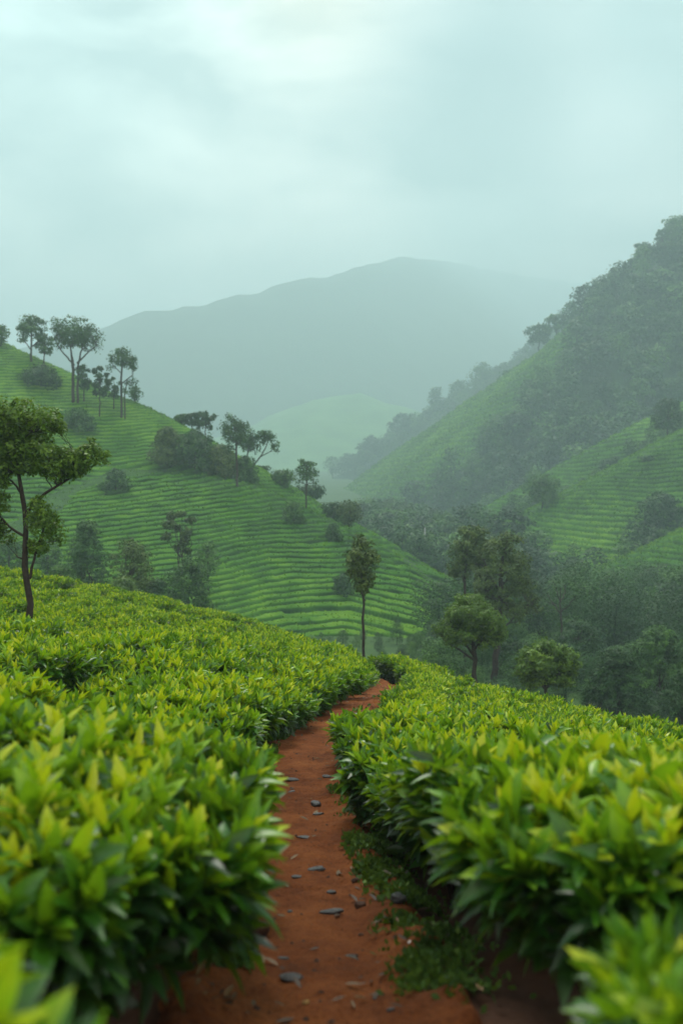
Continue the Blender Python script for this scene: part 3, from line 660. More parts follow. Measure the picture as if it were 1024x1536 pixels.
def pixel_tree(Y, trunks, clumps, n, L0, label, mat, seed, name='tree', depth=0.6, zf=1.15, base=None, twig=3, group=None, fr=(0.3, .8)):
    """a tree of one photographed outline: limbs and clumps get depth of their own"""
    r = rng(seed); k = Y / F; bx = (trunks[0][0][0] - 512) * k
    gz = all_z(bx, Y)[0] if base is None else base
    B = np.array([bx, Y, gz]); g = Geo(); ends = []
    def pt(px, py, dy=0.0): q = ray(px, py, Y) - B; q[1] = dy; return q
    for ti, T in enumerate(trunks):
        end = (r.random() - .5) * depth * 60 * k if ti else 0.0
        P = [pt(p[0], p[1], end * i / max(1, len(T) - 1)) for i, p in enumerate(T)]; W_ = [p[2] / 2.8 * k for p in T]
        if ti == 0 and P[0][2] > 0.0: P = [np.array([P[0][0], 0, -0.3])] + P; W_ = [W_[0] * 1.15] + W_
        A = resample(np.c_[np.array(P), W_], 14); A[1:-1, :3] += r.normal(size=(12, 3)) * 0.004 * np.linalg.norm(A[-1, :3] - A[0, :3])
        g.add(*tube(A[:, :3], A[:, 3], 8, 0.18, seed + ti)); ends.append(A)
    allp = np.concatenate([e[3:] for e in ends]); C = []
    for i, (px, py, rx, rz) in enumerate(clumps):
        for dd in ((0,) if rx < 14 else (-.5, .45)):
            C.append((*pt(px + r.normal() * rx * .12, py + r.normal() * rz * .12, dd * rx * k * 1.6 + r.normal() * rx * k * .3), rx * k * .95, rx * k * .9, rz * k * zf))
    for c in list(C):
        if c[3] < 13 * k: continue
        for q in range(3):
            e = norm(np.r_[r.normal(size=2), r.normal() * .7]); sz = .35 + .2 * r.random()
            C.append((c[0] + e[0] * c[3] * .95, c[1] + e[1] * c[4] * .95, c[2] + e[2] * c[5] * .95, c[3] * sz, c[4] * sz, c[5] * sz * 1.1))
    for i, c in enumerate(C):
        c = np.array(c); d = np.linalg.norm(allp[:, :3] - c[:3], axis=1) + 1.2 * np.maximum(0, allp[:, 2] - c[2] + c[5] * .3); j = np.argmin(d); p = allp[j]
        rr = min(p[3] * .6, c[3] * .12); B2 = limb(g, [p[:3], (p[:3] + c[:3]) / 2 - np.array([0, 0, .08 * d[j]]), c[:3]], rr, rr * .4, seed + 50 + i, 7, 6, .04)
        for q in range(twig):
            s = B2[int(r.integers(2, 7))]; e = c[:3] + norm(r.normal(size=3)) * c[3:] * .8
            limb(g, [s, (s + e) / 2, e], rr * .45, rr * .15, seed + 900 + i * 9 + q, 5, 5, .06)
    cm = crown_mesh(C, n, L0, seed, MATS[mat], 0.34)
    return place_tree(name, label, 'tree', B, cm, g.mesh('trunk', M_BARK), group)

# foreground and near trees
pixel_tree(19, [[(47, 960, 16), (46, 930, 15), (42, 880, 13), (38, 825, 12), (41, 772, 11), (33, 742, 9), (29, 700, 6), (24, 655, 4)],
                [(41, 768, 7), (68, 737, 6), (95, 722, 5), (120, 702, 4), (142, 688, 2.5)],
                [(39, 805, 7), (14, 792, 5), (-8, 768, 4), (-30, 740, 3)], [(45, 868, 7), (52, 835, 5), (66, 795, 4), (68, 765, 2.5)],
                [(36, 745, 5), (18, 722, 4), (-4, 712, 3), (-25, 690, 2)], [(44, 835, 5), (30, 838, 4), (22, 836, 3)]],
           [(18, 628, 34, 20), (58, 626, 34, 18), (84, 642, 16, 13), (-6, 640, 28, 22), (38, 650, 26, 12), (78, 686, 34, 18), (112, 690, 26, 16), (138, 684, 20, 15), (92, 705, 28, 11),
            (30, 664, 28, 15), (0, 676, 24, 18), (64, 664, 18, 11), (52, 700, 22, 14), (12, 690, 24, 16), (-4, 715, 24, 18), (66, 768, 20, 14), (70, 795, 22, 15), (58, 822, 16, 10), (-6, 758, 20, 15), (-4, 800, 18, 16), (-50, 690, 30, 22), (-50, 760, 28, 20)],
           24000, 0.068, 'dark-trunked spreading tree in the near tea field at left edge', 'bright', 5, depth=1.2, zf=1.35, base=float(near_z(np.array([-5.9]), np.array([19.0]))[0]))
pixel_tree(40, [[(713, 1020, 11), (711, 990, 10), (709, 968, 8), (712, 935, 5), (708, 905, 3)], [(711, 985, 6), (695, 962, 4), (680, 948, 3)], [(710, 975, 6), (728, 955, 4), (742, 940, 3)], [(710, 990, 5), (690, 975, 4), (668, 962, 2)]],
           [(700, 918, 32, 18), (735, 932, 24, 18), (668, 948, 20, 16), (705, 938, 34, 14), (744, 950, 18, 14), (684, 955, 24, 11), (726, 960, 24, 11), (713, 903, 26, 12), (690, 930, 22, 14)],
           20000, 0.095, 'bright green small tree with forked trunk at the edge of right tea field', 'bright', 15)
pixel_tree(38, [[(822, 1056, 9), (818, 1035, 8), (816, 1010, 5), (820, 985, 3)], [(819, 1036, 5), (800, 1015, 4), (790, 1000, 2)], [(818, 1034, 5), (836, 1012, 4), (846, 995, 2)]],
           [(820, 974, 24, 14), (797, 988, 22, 15), (845, 990, 20, 15), (786, 1008, 14, 12), (851, 1006, 14, 12), (820, 1000, 30, 15), (806, 1020, 20, 9), (838, 1020, 18, 9)],
           16000, 0.095, 'compact round-crowned bright tree just below the right tea field', 'bright', 25)
pixel_tree(64, [[(738, 1040, 15), (744, 985, 13), (749, 920, 11), (752, 860, 9), (753, 812, 5)], [(750, 890, 6), (735, 865, 4), (725, 840, 3)], [(750, 880, 6), (770, 860, 4), (782, 850, 3)], [(747, 950, 5), (770, 925, 4), (790, 905, 3)]],
           [(755, 812, 24, 13), (737, 830, 24, 14), (776, 840, 22, 15), (752, 852, 32, 15), (782, 880, 24, 18), (728, 878, 24, 18), (765, 915, 30, 14), (797, 905, 14, 12), (734, 930, 22, 11), (752, 895, 26, 14)],
           8500, 0.17, 'tallest olive-green tree with drooping tiers right of centre', 'olive', 35)
pixel_tree(70, [[(697, 960, 7), (697, 890, 6), (698, 830, 5), (702, 800, 3)], [(697, 880, 3), (690, 850, 2)], ],
           [(704, 800, 18, 11), (690, 820, 18, 14), (706, 828, 18, 13), (692, 850, 22, 13), (680, 862, 13, 10)],
           3600, 0.18, 'slim olive tree left of the tallest tree, thin dark trunk', 'olive', 36)
pixel_tree(72, [[(713, 960, 7), (712, 880, 6), (715, 830, 5), (712, 798, 3)]],
           [(716, 802, 18, 11), (726, 822, 18, 13), (718, 845, 22, 14), (728, 868, 16, 12)],
           3000, 0.18, 'slim olive tree squeezed between two taller olive trees', 'olive', 37)
pixel_tree(42, [[(547, 985, 6.5), (545, 930, 6), (543, 880, 5), (542, 840, 4), (542, 815, 2)]],
           [(542, 818, 14, 10), (530, 835, 15, 12), (553, 838, 14, 12), (542, 850, 22, 13), (528, 862, 12, 11), (556, 864, 13, 11), (542, 878, 18, 9)],
           5000, 0.11, 'slender tall tree with bare straight trunk behind the end of the path', 'olive', 45, zf=1.3)
# hill-top trees
HB = lambda px, py: hit(px, py, 60, 175)
def hill_tree(px, py, trunks, clumps, n, label, seed, mat='dark', twig=2):
    b = HB(px, py); return pixel_tree(b[1], trunks, clumps, n, 2.0 * b[1] / 995, label, mat, seed, base=b[2], twig=twig)
hill_tree(112, 606, [[(110, 612, 7), (110, 575, 6), (110, 545, 6), (106, 520, 3)], [(117, 612, 5), (116, 570, 5), (117, 540, 4), (122, 515, 3)], [(112, 548, 4), (92, 525, 2.5), (85, 510, 2)], [(116, 545, 4), (135, 528, 2.5), (148, 520, 2)]],
          [(112, 488, 28, 10), (113, 500, 30, 10), (92, 502, 18, 13), (135, 502, 20, 13), (147, 518, 10, 14), (115, 508, 26, 12), (84, 516, 9, 9), (128, 516, 15, 8), (100, 515, 15, 8)], 4200, 'broad umbrella tree with twin trunks on the left hill crest', 51)
hill_tree(183, 630, [[(183, 634, 5), (182, 590, 4.5), (183, 555, 4), (183, 530, 2)], [(188, 634, 3), (187, 595, 3), (192, 570, 2)], [(183, 575, 2.5), (198, 562, 2)], [(182, 560, 2), (168, 545, 1.5)]],
          [(184, 530, 16, 6), (170, 541, 12, 8), (198, 541, 12, 8), (184, 543, 18, 9), (166, 552, 8, 6), (202, 552, 7, 6), (198, 575, 13, 8), (190, 585, 10, 6)], 1700, 'slender flat-topped tree with thin low sprays, right end of hill-top group', 52)
hill_tree(355, 732, [[(356, 736, 5), (355, 690, 4.5), (354, 650, 4), (350, 625, 2)]],
          [(348, 628, 13, 9), (338, 645, 14, 9), (357, 642, 16, 11), (347, 658, 20, 9), (342, 672, 12, 6), (362, 660, 12, 9)], 2400, 'tall straight tree standing on the slope below the thicket', 53)
hill_tree(371, 716, [[(371, 720, 4), (370, 690, 3.5), (374, 668, 2.5), (376, 650, 2)]],
          [(372, 646, 13, 10), (382, 660, 13, 11), (370, 664, 14, 10), (384, 674, 9, 7)], 1500, 'upright dark tree close behind the tall straight tree', 54)
hill_tree(372, 714, [[(371, 718, 3.5), (380, 698, 3.2), (393, 683, 3), (400, 668, 2), (402, 658, 1.5)], [(391, 685, 2), (408, 676, 1.5), (414, 668, 1)]],
          [(401, 655, 15, 8), (411, 664, 9, 9), (394, 664, 10, 7), (414, 676, 5, 5)], 1000, 'leaning tree with bent dark trunk on the hill shoulder', 55)
hill_tree(460, 766, [[(459, 771, 4), (459, 740, 3.5), (460, 715, 3), (460, 700, 2)]],
          [(460, 697, 14, 6), (450, 706, 11, 7), (471, 706, 11, 8), (461, 712, 17, 7), (452, 722, 10, 5), (472, 722, 9, 5)], 1200, 'lone thin-trunked tree with small round crown lower on the ridge', 56)
hill_tree(48, 546, [[(47, 550, 5), (47, 525, 4), (48, 500, 3), (47, 485, 2)], [(47, 525, 2.5), (34, 508, 2)], [(48, 520, 2.5), (62, 505, 2)]],
          [(48, 482, 16, 8), (34, 492, 12, 9), (62, 492, 12, 9), (48, 498, 20, 9), (32, 508, 9, 7), (64, 510, 9, 7)], 1900, 'round open-crowned tree left of the broad umbrella tree', 57)
GH = 'trees on the left hill'
for k, px, b, t, w, lab, kw in [
    ('round', 2, 522, 486, 26, 'dark tree cut by the left edge on the hill crest', {}),
    ('open', 67, 548, 502, 30, 'small hazy tree between the round tree and broad umbrella tree', {}),
    ('open', 126, 604, 548, 26, 'faint small tree just behind the twin trunks', {}),
    ('open', 150, 626, 550, 30, 'thin hazy tree between the umbrella tree and the flat-topped tree', {}),
    ('open', 171, 616, 566, 22, 'little slim tree left of the flat-topped tree trunk', {}),
    ('round', 203, 606, 578, 20, 'short leafy tree at the crest right of the flat-topped tree', {}),
    ('shrub', 62, 580, 548, 66, 'dark low shrub on the upper left hill below the crest', {}),
    ('shrub', 116, 648, 612, 54, 'hazy round shrub below the twin trunks of the umbrella tree', {}),
    ('shrub', 174, 738, 703, 44, 'round shrub alone amid the rows of the left hill', {}),
    ('shrub', 252, 700, 640, 58, 'left end shrub of the big thicket on the hill shoulder', dict(mat='olive')),
    ('shrub', 292, 706, 646, 74, 'largest shrub in the middle of the hill shoulder thicket', {}),
    ('shrub', 332, 716, 668, 60, 'right-hand shrub of the hill shoulder thicket', dict(mat='olive')),
    ('shrub', 366, 726, 684, 44, 'small shrub around the foot of the tall straight tree', {}),
    ('open', 273, 668, 621, 22, 'leftmost of three small trees rising behind the thicket', dict(Y=141)),
    ('open', 288, 668, 619, 24, 'middle of three small trees rising behind the thicket', dict(Y=141)),
    ('open', 308, 672, 617, 36, 'rightmost and widest of three trees rising behind the thicket', dict(Y=140)),
    ('round', 424, 762, 705, 42, 'dark rounded tree behind the ridge left of the lone thin tree', dict(Y=131)),
    ('round', 391, 745, 708, 26, 'small hazy tree behind the ridge beside the leaning tree', dict(Y=140)),
    ('round', 466, 790, 728, 44, 'hazy tree behind the ridge near the lone thin-trunked tree', dict(Y=140)),
    ('shrub', 440, 784, 752, 36, 'round bushy shrub on the ridge beside the lone thin tree', {}),
    ('round', 500, 800, 752, 36, 'left crown of the pair of trees at the ridge gap', dict(Y=124)),
    ('round', 524, 806, 751, 44, 'right crown of the pair of trees at the ridge gap', dict(Y=122, mat='olive')),
    ('shrub', 499, 812, 783, 26, 'small round shrub on the ridge under the pair of trees', {}),
    ('shrub', 514, 892, 858, 32, 'faint shrub on the slope left of the slender tall tree', {}),
    ('open', 270, 865, 765, 48, 'sparse thin tree rising above the big leafy bush', dict(Y=84, mat='olive')),
    ('dome', 284, 930, 836, 78, 'big leafy bush-like tree beyond the near field', dict(Y=74)),
    ('round', 312, 870, 812, 40, 'hazy small tree right of the sparse thin tree', dict(Y=95)),
    ('tall', 200, 912, 808, 62, 'narrow-trunked tree between the dome tree and leafy bush', dict(Y=70, mat='olive')),
    ('dome', 130, 892, 780, 70, 'tall dome-shaped dark tree behind the near field', dict(Y=76)),
    ('shrub', 92, 884, 846, 50, 'low shrub left of the dome-shaped tree', dict(Y=66)),
    ('shrub', 186, 900, 862, 56, 'spreading shrub right of the dome-shaped tree', dict(Y=66, mat='bright')),
    ('shrub', 236, 910, 868, 48, 'shrub at the foot of the narrow-trunked tree', dict(Y=72)),
    ('round', 12, 880, 806, 60, 'dim tree at left edge behind the foreground tree', dict(Y=95)),
    ('round', 72, 870, 812, 44, 'dim small tree seen right of the foreground trunk', dict(Y=98)),
    ('round', 603, 860, 797, 40, 'left tree of two beyond the right end of the left hill', dict(Y=165)),
    ('round', 631, 866, 801, 46, 'right tree of two beyond the right end of the left hill', dict(Y=160)),
    ('dome', 925, 1090, 974, 88, 'smooth dome-shaped tree in the valley below right field', dict(Y=52, dens=2.2)),
    ('dome', 990, 1060, 940, 96, 'broad leafy valley tree right of the smooth dome tree', dict(Y=60, dens=1.8)),
    ('round', 1030, 1110, 1000, 50, 'dark valley tree cut by the right edge beside the tea field', dict(Y=46, dens=1.8)),
    ('round', 866, 1010, 930, 70, 'leafy valley tree behind the compact bright tree', dict(Y=72)),
    ('round', 770, 1040, 960, 60, 'hazy valley tree between the two bright small trees', dict(Y=66)),
    ('tall', 812, 800, 712, 46, 'dark tree on the edge of the right spur', dict(Y=200)),
    ('tall', 1000, 690, 598, 44, 'tall tree standing on the right spur above the tea rows', dict(Y=232)),
    ('round', 765, 585, 556, 30, 'round dark tree alone on the pale far tea strip', dict(Y=496)),
    ('round', 970, 725, 706, 30, 'low tree on the tea rows of the right spur', dict(Y=205)),
    ]:
    tree(k, px, b, t, w, lab, **kw)
# bare dead tree
def dead_tree():
    Y = 82.0; x = (842 - 512) / F * Y; B = np.array([x, Y, all_z(x, Y)[0]]); g = Geo(); p = lambda a, b: (ray(a, b, Y) - B)
    k = Y / F; off = lambda q, d: q + np.array([0, d, 0])
    limb(g, [np.array([0, 0, -.3]), p(842, 950), p(841, 915), p(840, 882)], 2.2 * k, .7 * k, 1, 12, 7, .006)
    for i, (a, b_, c, d) in enumerate([((841, 920), (830, 905), (824, 893), .8), ((841, 918), (852, 908), (859, 893), -.8), ((841, 903), (834, 892), (832, 880), -.6), ((841, 900), (848, 888), (850, 878), .7), ((833, 908), (826, 905), (822, 903), .3)]):
        limb(g, [p(*a), off(p(*b_), d * .5), off(p(*c), d)], 1.2 * k, .5 * k, 10 + i, 7, 5, .03)
    t = thing('dead_tree', 'bare leafless tree with forked branches amid the valley woods', 'tree', B); link('trunk', g.mesh('trunk', M_BARK), t)
dead_tree()

# ------------------------------------------------------------------ woods
PROTO = []
def proto_arrays(kind, seed, n, L0):
    cl = make_clumps(kind, 1.0, 0.36 if kind != 'dome' else 0.42, seed); r = rng(seed); g = Geo()
    C = np.array(cl); w = C[:, 3] * C[:, 5]; w /= w.sum()
    for c, ww in zip(C, w):
        k = max(6, int(n * ww)); P = clump_points(c[:3], c[3:], k, r, .6)
        t = np.clip(0.4 + .13 * r.normal() + .06 * r.normal(size=k), 0, 1); g.add(*leaves(P, L0, r, t, norm(P - c[:3]) * .7 + norm(P - np.array([0, 0, .5])) * .5))
    T, TQ = tube([(0, 0, -.1), (0.01, 0, .3), (0, 0.01, .7)], [.022, .016, .006], 5)
    g.add(T, TQ, 0.0)
    return np.concatenate(g.V), np.concatenate(g.Q), np.concatenate(g.T)
for i, kd in enumerate(['round', 'dome', 'tall', 'round', 'dome', 'umbrella']): PROTO.append(proto_arrays(kd, 700 + i, 640, 0.066))
FINE = [proto_arrays(kd, 800 + i, 4200, 0.024) for i, kd in enumerate(['round', 'dome', 'dome', 'tall'])]
def wood(name, P, Hs, label, seed, protos=PROTO, mat=M_DARK):
    r = rng(seed); g = Geo()
    for p, h in zip(P, Hs):
        V, Q, T = protos[int(r.integers(0, len(protos)))]; a = r.random() * 6.28; c, s = math.cos(a), math.sin(a); wd = h * (0.95 + .5 * r.random())
        X = np.c_[(V[:, 0] * c - V[:, 1] * s) * wd, (V[:, 0] * s + V[:, 1] * c) * wd, V[:, 2] * h] + p
        g.add(X, Q, np.clip(T + r.normal() * .24, 0, 1))
    tag(link(name, g.mesh(name, mat)), label, 'woodland', kind='stuff')
def scatter(xr, yr, sp, fn, ok, seed):
    r = rng(seed); X, Y = np.meshgrid(np.arange(*xr, sp), np.arange(*yr, sp)); X = X + (r.random(X.shape) - .5) * sp; Y = Y + (r.random(X.shape) - .5) * sp
    X, Y = X.ravel(), Y.ravel(); Z = fn(X, Y); px = 512 + X / Y * F; py = 768 - Z / Y * F
    k = ok(px, py, X, Y, Z); return np.stack([X, Y, Z], 1)[k]
def inview(px): return (px > -60) & (px < 1100)
def toplvl(k, others):
    def f(px, py, X, Y, Z):
        b = inview(px) & (Z > valley_z(X, Y) - 1)
        return b
    return f
def r4_ok(px, py, X, Y, Z):
    b = np.interp(px, [430, 560, 640, 740, 790, 850, 885, 1024, 1100], [880, 825, 758, 678, 618, 562, 440, 330, 200])
    return inview(px) & (py > b) & (Z > valley_z(X, Y) - 1.5)
P = scatter((-40, 230), (280, 620), 6.6, lambda x, y: spur_z('R4', x, y), r4_ok, 1); r = rng(2)
dr = np.min([np.hypot(P[:, 0] - a, P[:, 1] - b) for a, b, _ in R4[::3]], axis=0)
wood('wood', P, (7 + 9 * r.random(len(P))) * (.22 + .78 * sstep(5, 24, dr)), 'dense hazy woodland clothing the steep hill at upper right', 3)
P = scatter((-120, 230), (690, 830), 8.5, lambda x, y: spur_z('R5', x, y), lambda px, py, X, Y, Z: inview(px) & (px < 880) & (Z > valley_z(X, Y) - 1), 4)
wood('wood', P, 11 + 9 * r.random(len(P)), 'faint wooded ridge left of the pale far tea strip', 5)
def valley_ok(px, py, X, Y, Z):
    return inview(px) & (px > 540) & (hill_left(X, Y) < Z + 0.5) & (spur_z('R1', X, Y) < Z + 3.5) & (spur_z('R2', X, Y) < Z + 2.0) & (spur_z('R3', X, Y) < Z + 3.0)
P = scatter((8, 90), (84, 165), 6.4, valley_z, valley_ok, 6)
px_ = 512 + P[:, 0] / P[:, 1] * F; cap = (768 - np.interp(px_, [600, 700, 840, 900, 1024], [850, 858, 852, 835, 838])) / F * P[:, 1] - P[:, 2]
wood('wood', P, np.minimum(6 + 7 * r.random(len(P)), cap * (.8 + .25 * r.random(len(P)))), 'mixed green valley woodland below the right tea field', 7, FINE)
P = scatter((-16, 60), (52, 88), 2.6, valley_z, lambda px, py, X, Y, Z: inview(px) & (px > 300) & (hill_left(X, Y) < Z + 0.6), 16)
q_ = 512 + P[:, 0] / P[:, 1] * F
wood('undergrowth', P, (1.4 + 2.6 * r.random(len(P)) ** 1.5) * np.interp(q_, [560, 680], [.35, 1]), 'low green scrub covering the valley floor behind the tea field', 17, FINE)
P = scatter((0, 110), (150, 300), 4.8, valley_z, valley_ok, 8)
wood('wood', P, 5.5 + 4 * r.random(len(P)), 'hazy valley woodland between the left hill and the right spurs', 9)
# copses on the right spurs
def patch_ok(poly):
    q = np.array(poly, float)
    def f(px, py, X, Y, Z):
        inside = np.zeros(px.shape, bool); j = len(q) - 1
        for i in range(len(q)):
            c = ((q[i, 1] > py) != (q[j, 1] > py)) & (px < (q[j, 0] - q[i, 0]) * (py - q[i, 1]) / (q[j, 1] - q[i, 1] + 1e-9) + q[i, 0]); inside ^= c; j = i
        return inside
    return f
P = scatter((20, 100), (150, 236), 3.6, lambda x, y: spur_z('R1', x, y), patch_ok([(945, 790), (1060, 745), (1060, 850), (985, 862), (930, 850)]), 10)
wood('wood', P, 4.5 + 3 * r.random(len(P)), 'dark copse on the right spur above the low sliver of tea', 11)
A_, B_ = patch_ok([(738, 800), (785, 752), (832, 732), (862, 775), (800, 815)]), patch_ok([(856, 742), (930, 702), (980, 668), (1060, 640), (1060, 720), (900, 770)])
P = scatter((20, 160), (215, 300), 3.8, lambda x, y: spur_z('R3', x, y), lambda *a: A_(*a) | B_(*a), 12)
wood('wood', P, 4 + 3.5 * r.random(len(P)), 'belt of trees crossing the middle right spur', 13)
P = scatter((15, 100), (150, 215), 4.0, lambda x, y: spur_z('R1', x, y), lambda px, py, X, Y, Z: inview(px) & (py > np.interp(px, [680, 800, 900, 1024], [800, 835, 880, 860])), 14)
wood('wood', P, 5 + 4 * r.random(len(P)), 'woodland around the foot of the right spur', 15)
# crest trees standing out against the sky
rr = rng(40)
def crest_tree(px, tall, w, kind, label, group):
    i = int(np.argmin(np.abs(512 + R4[:, 0] / R4[:, 1] * F - px))); p = R4[i]; Y = p[1] + 1
    z = spur_z('R4', np.array([p[0]]), np.array([Y]))[0]; tall = tall + 7; top = 768 - z / Y * F - tall
    tree(kind, px, top + tall, top, w, label, Y=Y, dens=1.2, group=group)
for px, tall, w, kd, lab in [(1012, 36, 40, 'round', 'topmost dark tree on the crest at right edge'), (993, 34, 22, 'umbrella', 'small flat-topped crest tree beside the topmost tree'),
    (966, 30, 28, 'umbrella', 'wide flat-topped tree on the upper crest'), (946, 26, 22, 'umbrella', 'smaller umbrella tree below the wide crest tree'), (922, 30, 24, 'round', 'round tree on the steep crest midway up'),
    (902, 24, 18, 'umbrella', 'tiny umbrella tree on the crest above the grove'), (884, 22, 20, 'round', 'lowest small tree of the bare upper crest'),
    (858, 40, 30, 'round', 'right tree of the crest grove at the top of tea strip'), (834, 42, 34, 'umbrella', 'middle flat tree of the crest grove'), (808, 44, 34, 'umbrella', 'left umbrella tree of the crest grove')]:
    crest_tree(px, tall, w, kd, lab, 'trees on the far right crest')
def ridge_tree(px, tall, w, kd, lab):
    i = int(np.argmin(np.abs(512 + R5[:, 0] / R5[:, 1] * F - px))); p = R5[i]; z = spur_z('R5', p[:1], p[1:2])[0]; top = 768 - z / p[1] * F - tall
    tree(kd, px, top + tall, top, w, lab, Y=p[1] - 2, dens=1.1)
for a in [(652, 58, 22, 'tall', 'tallest spindly tree on the faint wooded ridge'), (604, 44, 34, 'umbrella', 'flat-topped tree on the faint ridge left of the spindly tree'), (556, 40, 26, 'round', 'leftmost small tree standing out on the faint ridge'),
          (722, 50, 40, 'round', 'broad tree at upper end of the faint wooded ridge'), (692, 46, 36, 'round', 'rounded tree on the faint ridge right of the spindly tree')]: ridge_tree(*a)
# slim pale post in the valley
def post():
    Y = 170.0; x = (637 - 512) / F * Y; z = all_z(x, Y)[0]; h = (768 - 791) / F * Y - z; g = Geo()
    g.add(*tube([(0, 0, -.3), (0, 0, h * .5), (0, 0, h - .05), (0, 0, h)], [.16, .14, .12, .02], 8))
    m, N, L = new_mat('pale_post'); o = N.new('ShaderNodeOutputMaterial'); p = N.new('ShaderNodeBsdfPrincipled'); L.new(ramp(N, L, noise(N, L, 3), [(0.3, (.14, .15, .15)), (.7, (.25, .26, .25))]), p.inputs[0]); L.new(p.outputs[0], o.inputs[0])
    tag(link('post', g.mesh('post', m), loc=(x, Y, z)), 'slim pale post among the valley trees beyond the hill', 'post')
post()

# ------------------------------------------------------------------ stones, moss and litter on the path
M_SLATE = ground_mat('wet_slate', [(0.3, (0.012, 0.013, 0.015)), (0.7, (0.05, 0.05, 0.052))], 14, bump=0.8, bscale=50, rough=0.35, spec=0.5)
M_BROWN = ground_mat('brown_stone', [(0.3, (0.035, 0.017, 0.011)), (0.7, (0.09, 0.045, 0.028))], 14, bump=0.8, bscale=60, rough=0.7)
M_OCHRE = ground_mat('ochre_stone', [(0.3, (0.16, 0.09, 0.03)), (0.7, (0.3, 0.18, 0.06))], 20, bump=0.6, rough=0.8)
M_WHITE = ground_mat('white_scrap', [(0.3, (0.5, 0.5, 0.48)), (0.7, (0.75, 0.75, 0.72))], 30, bump=0.3, rough=0.6)
def ground_hit(px, py): return hit(px, py, 2.4, 26, lambda x, y: soil_z(np.asarray(x), np.asarray(y)), 1600)
def stone(px, py, w, asp, hgt, mat, label, seed, rot=None, cat='stone'):
    p = ground_hit(px, py); s = w / F * p[1] / 2; r = rng(seed); nu, nv = 16, 24
    th = np.linspace(0.001, np.pi - .001, nu); ph = np.linspace(0, 2 * np.pi, nv); T, Ph = np.meshgrid(th, ph, indexing='ij')
    x, y, z = np.sin(T) * np.cos(Ph), np.sin(T) * np.sin(Ph), np.cos(T)
    ph0 = r.random() * 50; q = 1 + 0.28 * (vnoise(x * 1.4 + ph0, y * 1.4 + z * 1.3, seed) + vnoise(z * 1.5 + ph0, x * 1.2 - y, seed + 1)) + .1 * (vnoise(x * 4 + ph0, y * 4 + z * 3, seed + 2))
    for _ in range(5):     # chipped flat faces
        d = norm(r.normal(size=3)); lim = .75 + .2 * r.random(); dd = (x * d[0] + y * d[1] + z * d[2]) * q
        q = np.where(dd > lim, q * (lim + .25 * (dd - lim)) / np.maximum(dd, 1e-6), q)
    V = np.stack([x * q * s, y * q * s * asp, z * q * s * hgt], -1).reshape(-1, 3)
    o = link(cat, mesh(cat, V, grid_faces(nu, nv), mat), loc=(p[0], p[1], p[2] + s * hgt * 0.45))
    o.rotation_euler = (r.normal() * .08, r.normal() * .08, r.random() * 3.1 if rot is None else rot); tag(o, label, cat, 'stones on the path')
for i, a in enumerate([
    (437, 1470, 38, .55, .28, M_SLATE, 'dark wet flat stone nearest the camera on the path', .0), (386, 1401, 34, .9, .8, M_BROWN, 'rounded brown stone at the left foot of the path', .3),
    (497, 1371, 38, .4, .22, M_SLATE, 'long flat slate stone right of the path middle', .15), (540, 1361, 18, .9, .75, M_BROWN, 'small brown rounded stone beside the long slate', .2),
    (475, 1305, 30, .45, .22, M_SLATE, 'flat dark slate tilted towards the mossy bank', .4), (445, 1317, 18, .6, .25, M_SLATE, 'small thin slate left of the tilted slate', .2),
    (473, 1209, 17, .8, .6, M_SLATE, 'blocky grey stone in the middle distance of the path', .1), (478, 1222, 20, .5, .2, M_SLATE, 'flat slab just below the blocky grey stone', .5),
    (457, 1257, 22, .6, .15, M_SLATE, 'thin cracked slate lying flush in the path', .2), (400, 1285, 11, .6, .4, M_SLATE, 'small dark chip near the left hedge', .6),
    (497, 1341, 16, .6, .4, M_SLATE, 'dark chip above the long slate stone', .3), (435, 1369, 9, .7, .5, M_SLATE, 'tiny dark pebble left of the long slate', .2),
    (424, 1439, 18, .5, .3, M_SLATE, 'dark oblong pebble above the nearest flat stone', -.3), (530, 1435, 15, .6, .4, M_BROWN, 'brown chip on the right half of near path', .2),
    (541, 1404, 9, .8, .6, M_BROWN, 'tiny brown pebble below the small rounded stone', .2), (562, 1500, 9, .7, .6, M_SLATE, 'dark pebble low on the right side of path', .9),
    (586, 1517, 14, .6, .5, M_SLATE, 'dark pebble lowest on the right bank', .3), (459, 1506, 12, .8, .5, M_OCHRE, 'ochre pebble near the bottom of the path', .2),
    (597, 1353, 26, .8, .6, M_SLATE, 'dark rock half under the moss on right bank', .3), (533, 1324, 14, .8, .7, M_BROWN, 'brown stone at the edge of the moss', .3),
    (397, 1235, 18, .6, .15, M_SLATE, 'thin grey slate by the left bank', .5), (438, 1171, 26, .5, .2, M_SLATE, 'farthest large flat slate at the left of the path', .1),
    (437, 1188, 12, .6, .2, M_SLATE, 'small flat chip below the farthest slate', .2), (490, 1166, 16, .6, .3, M_SLATE, 'dark slate at right foot of the path bend', -.4), (503, 1100, 10, .8, .6, M_OCHRE, 'tiny pale pebble at the far bend', .1),
    (579, 1303, 7, .7, .4, M_WHITE, 'tiny white fleck on the mossy right bank', .2), (614, 1415, 10, .4, .3, M_WHITE, 'white sliver on the lower right bank', 1.0), (379, 1412, 15, .3, .2, M_WHITE, 'pale feather-like sliver touching the rounded brown stone', 2.2)]):
    stone(a[0], a[1], a[2], a[3], a[4], a[5], a[6], 500 + i, a[7], 'scrap' if a[5] is M_WHITE else 'stone')
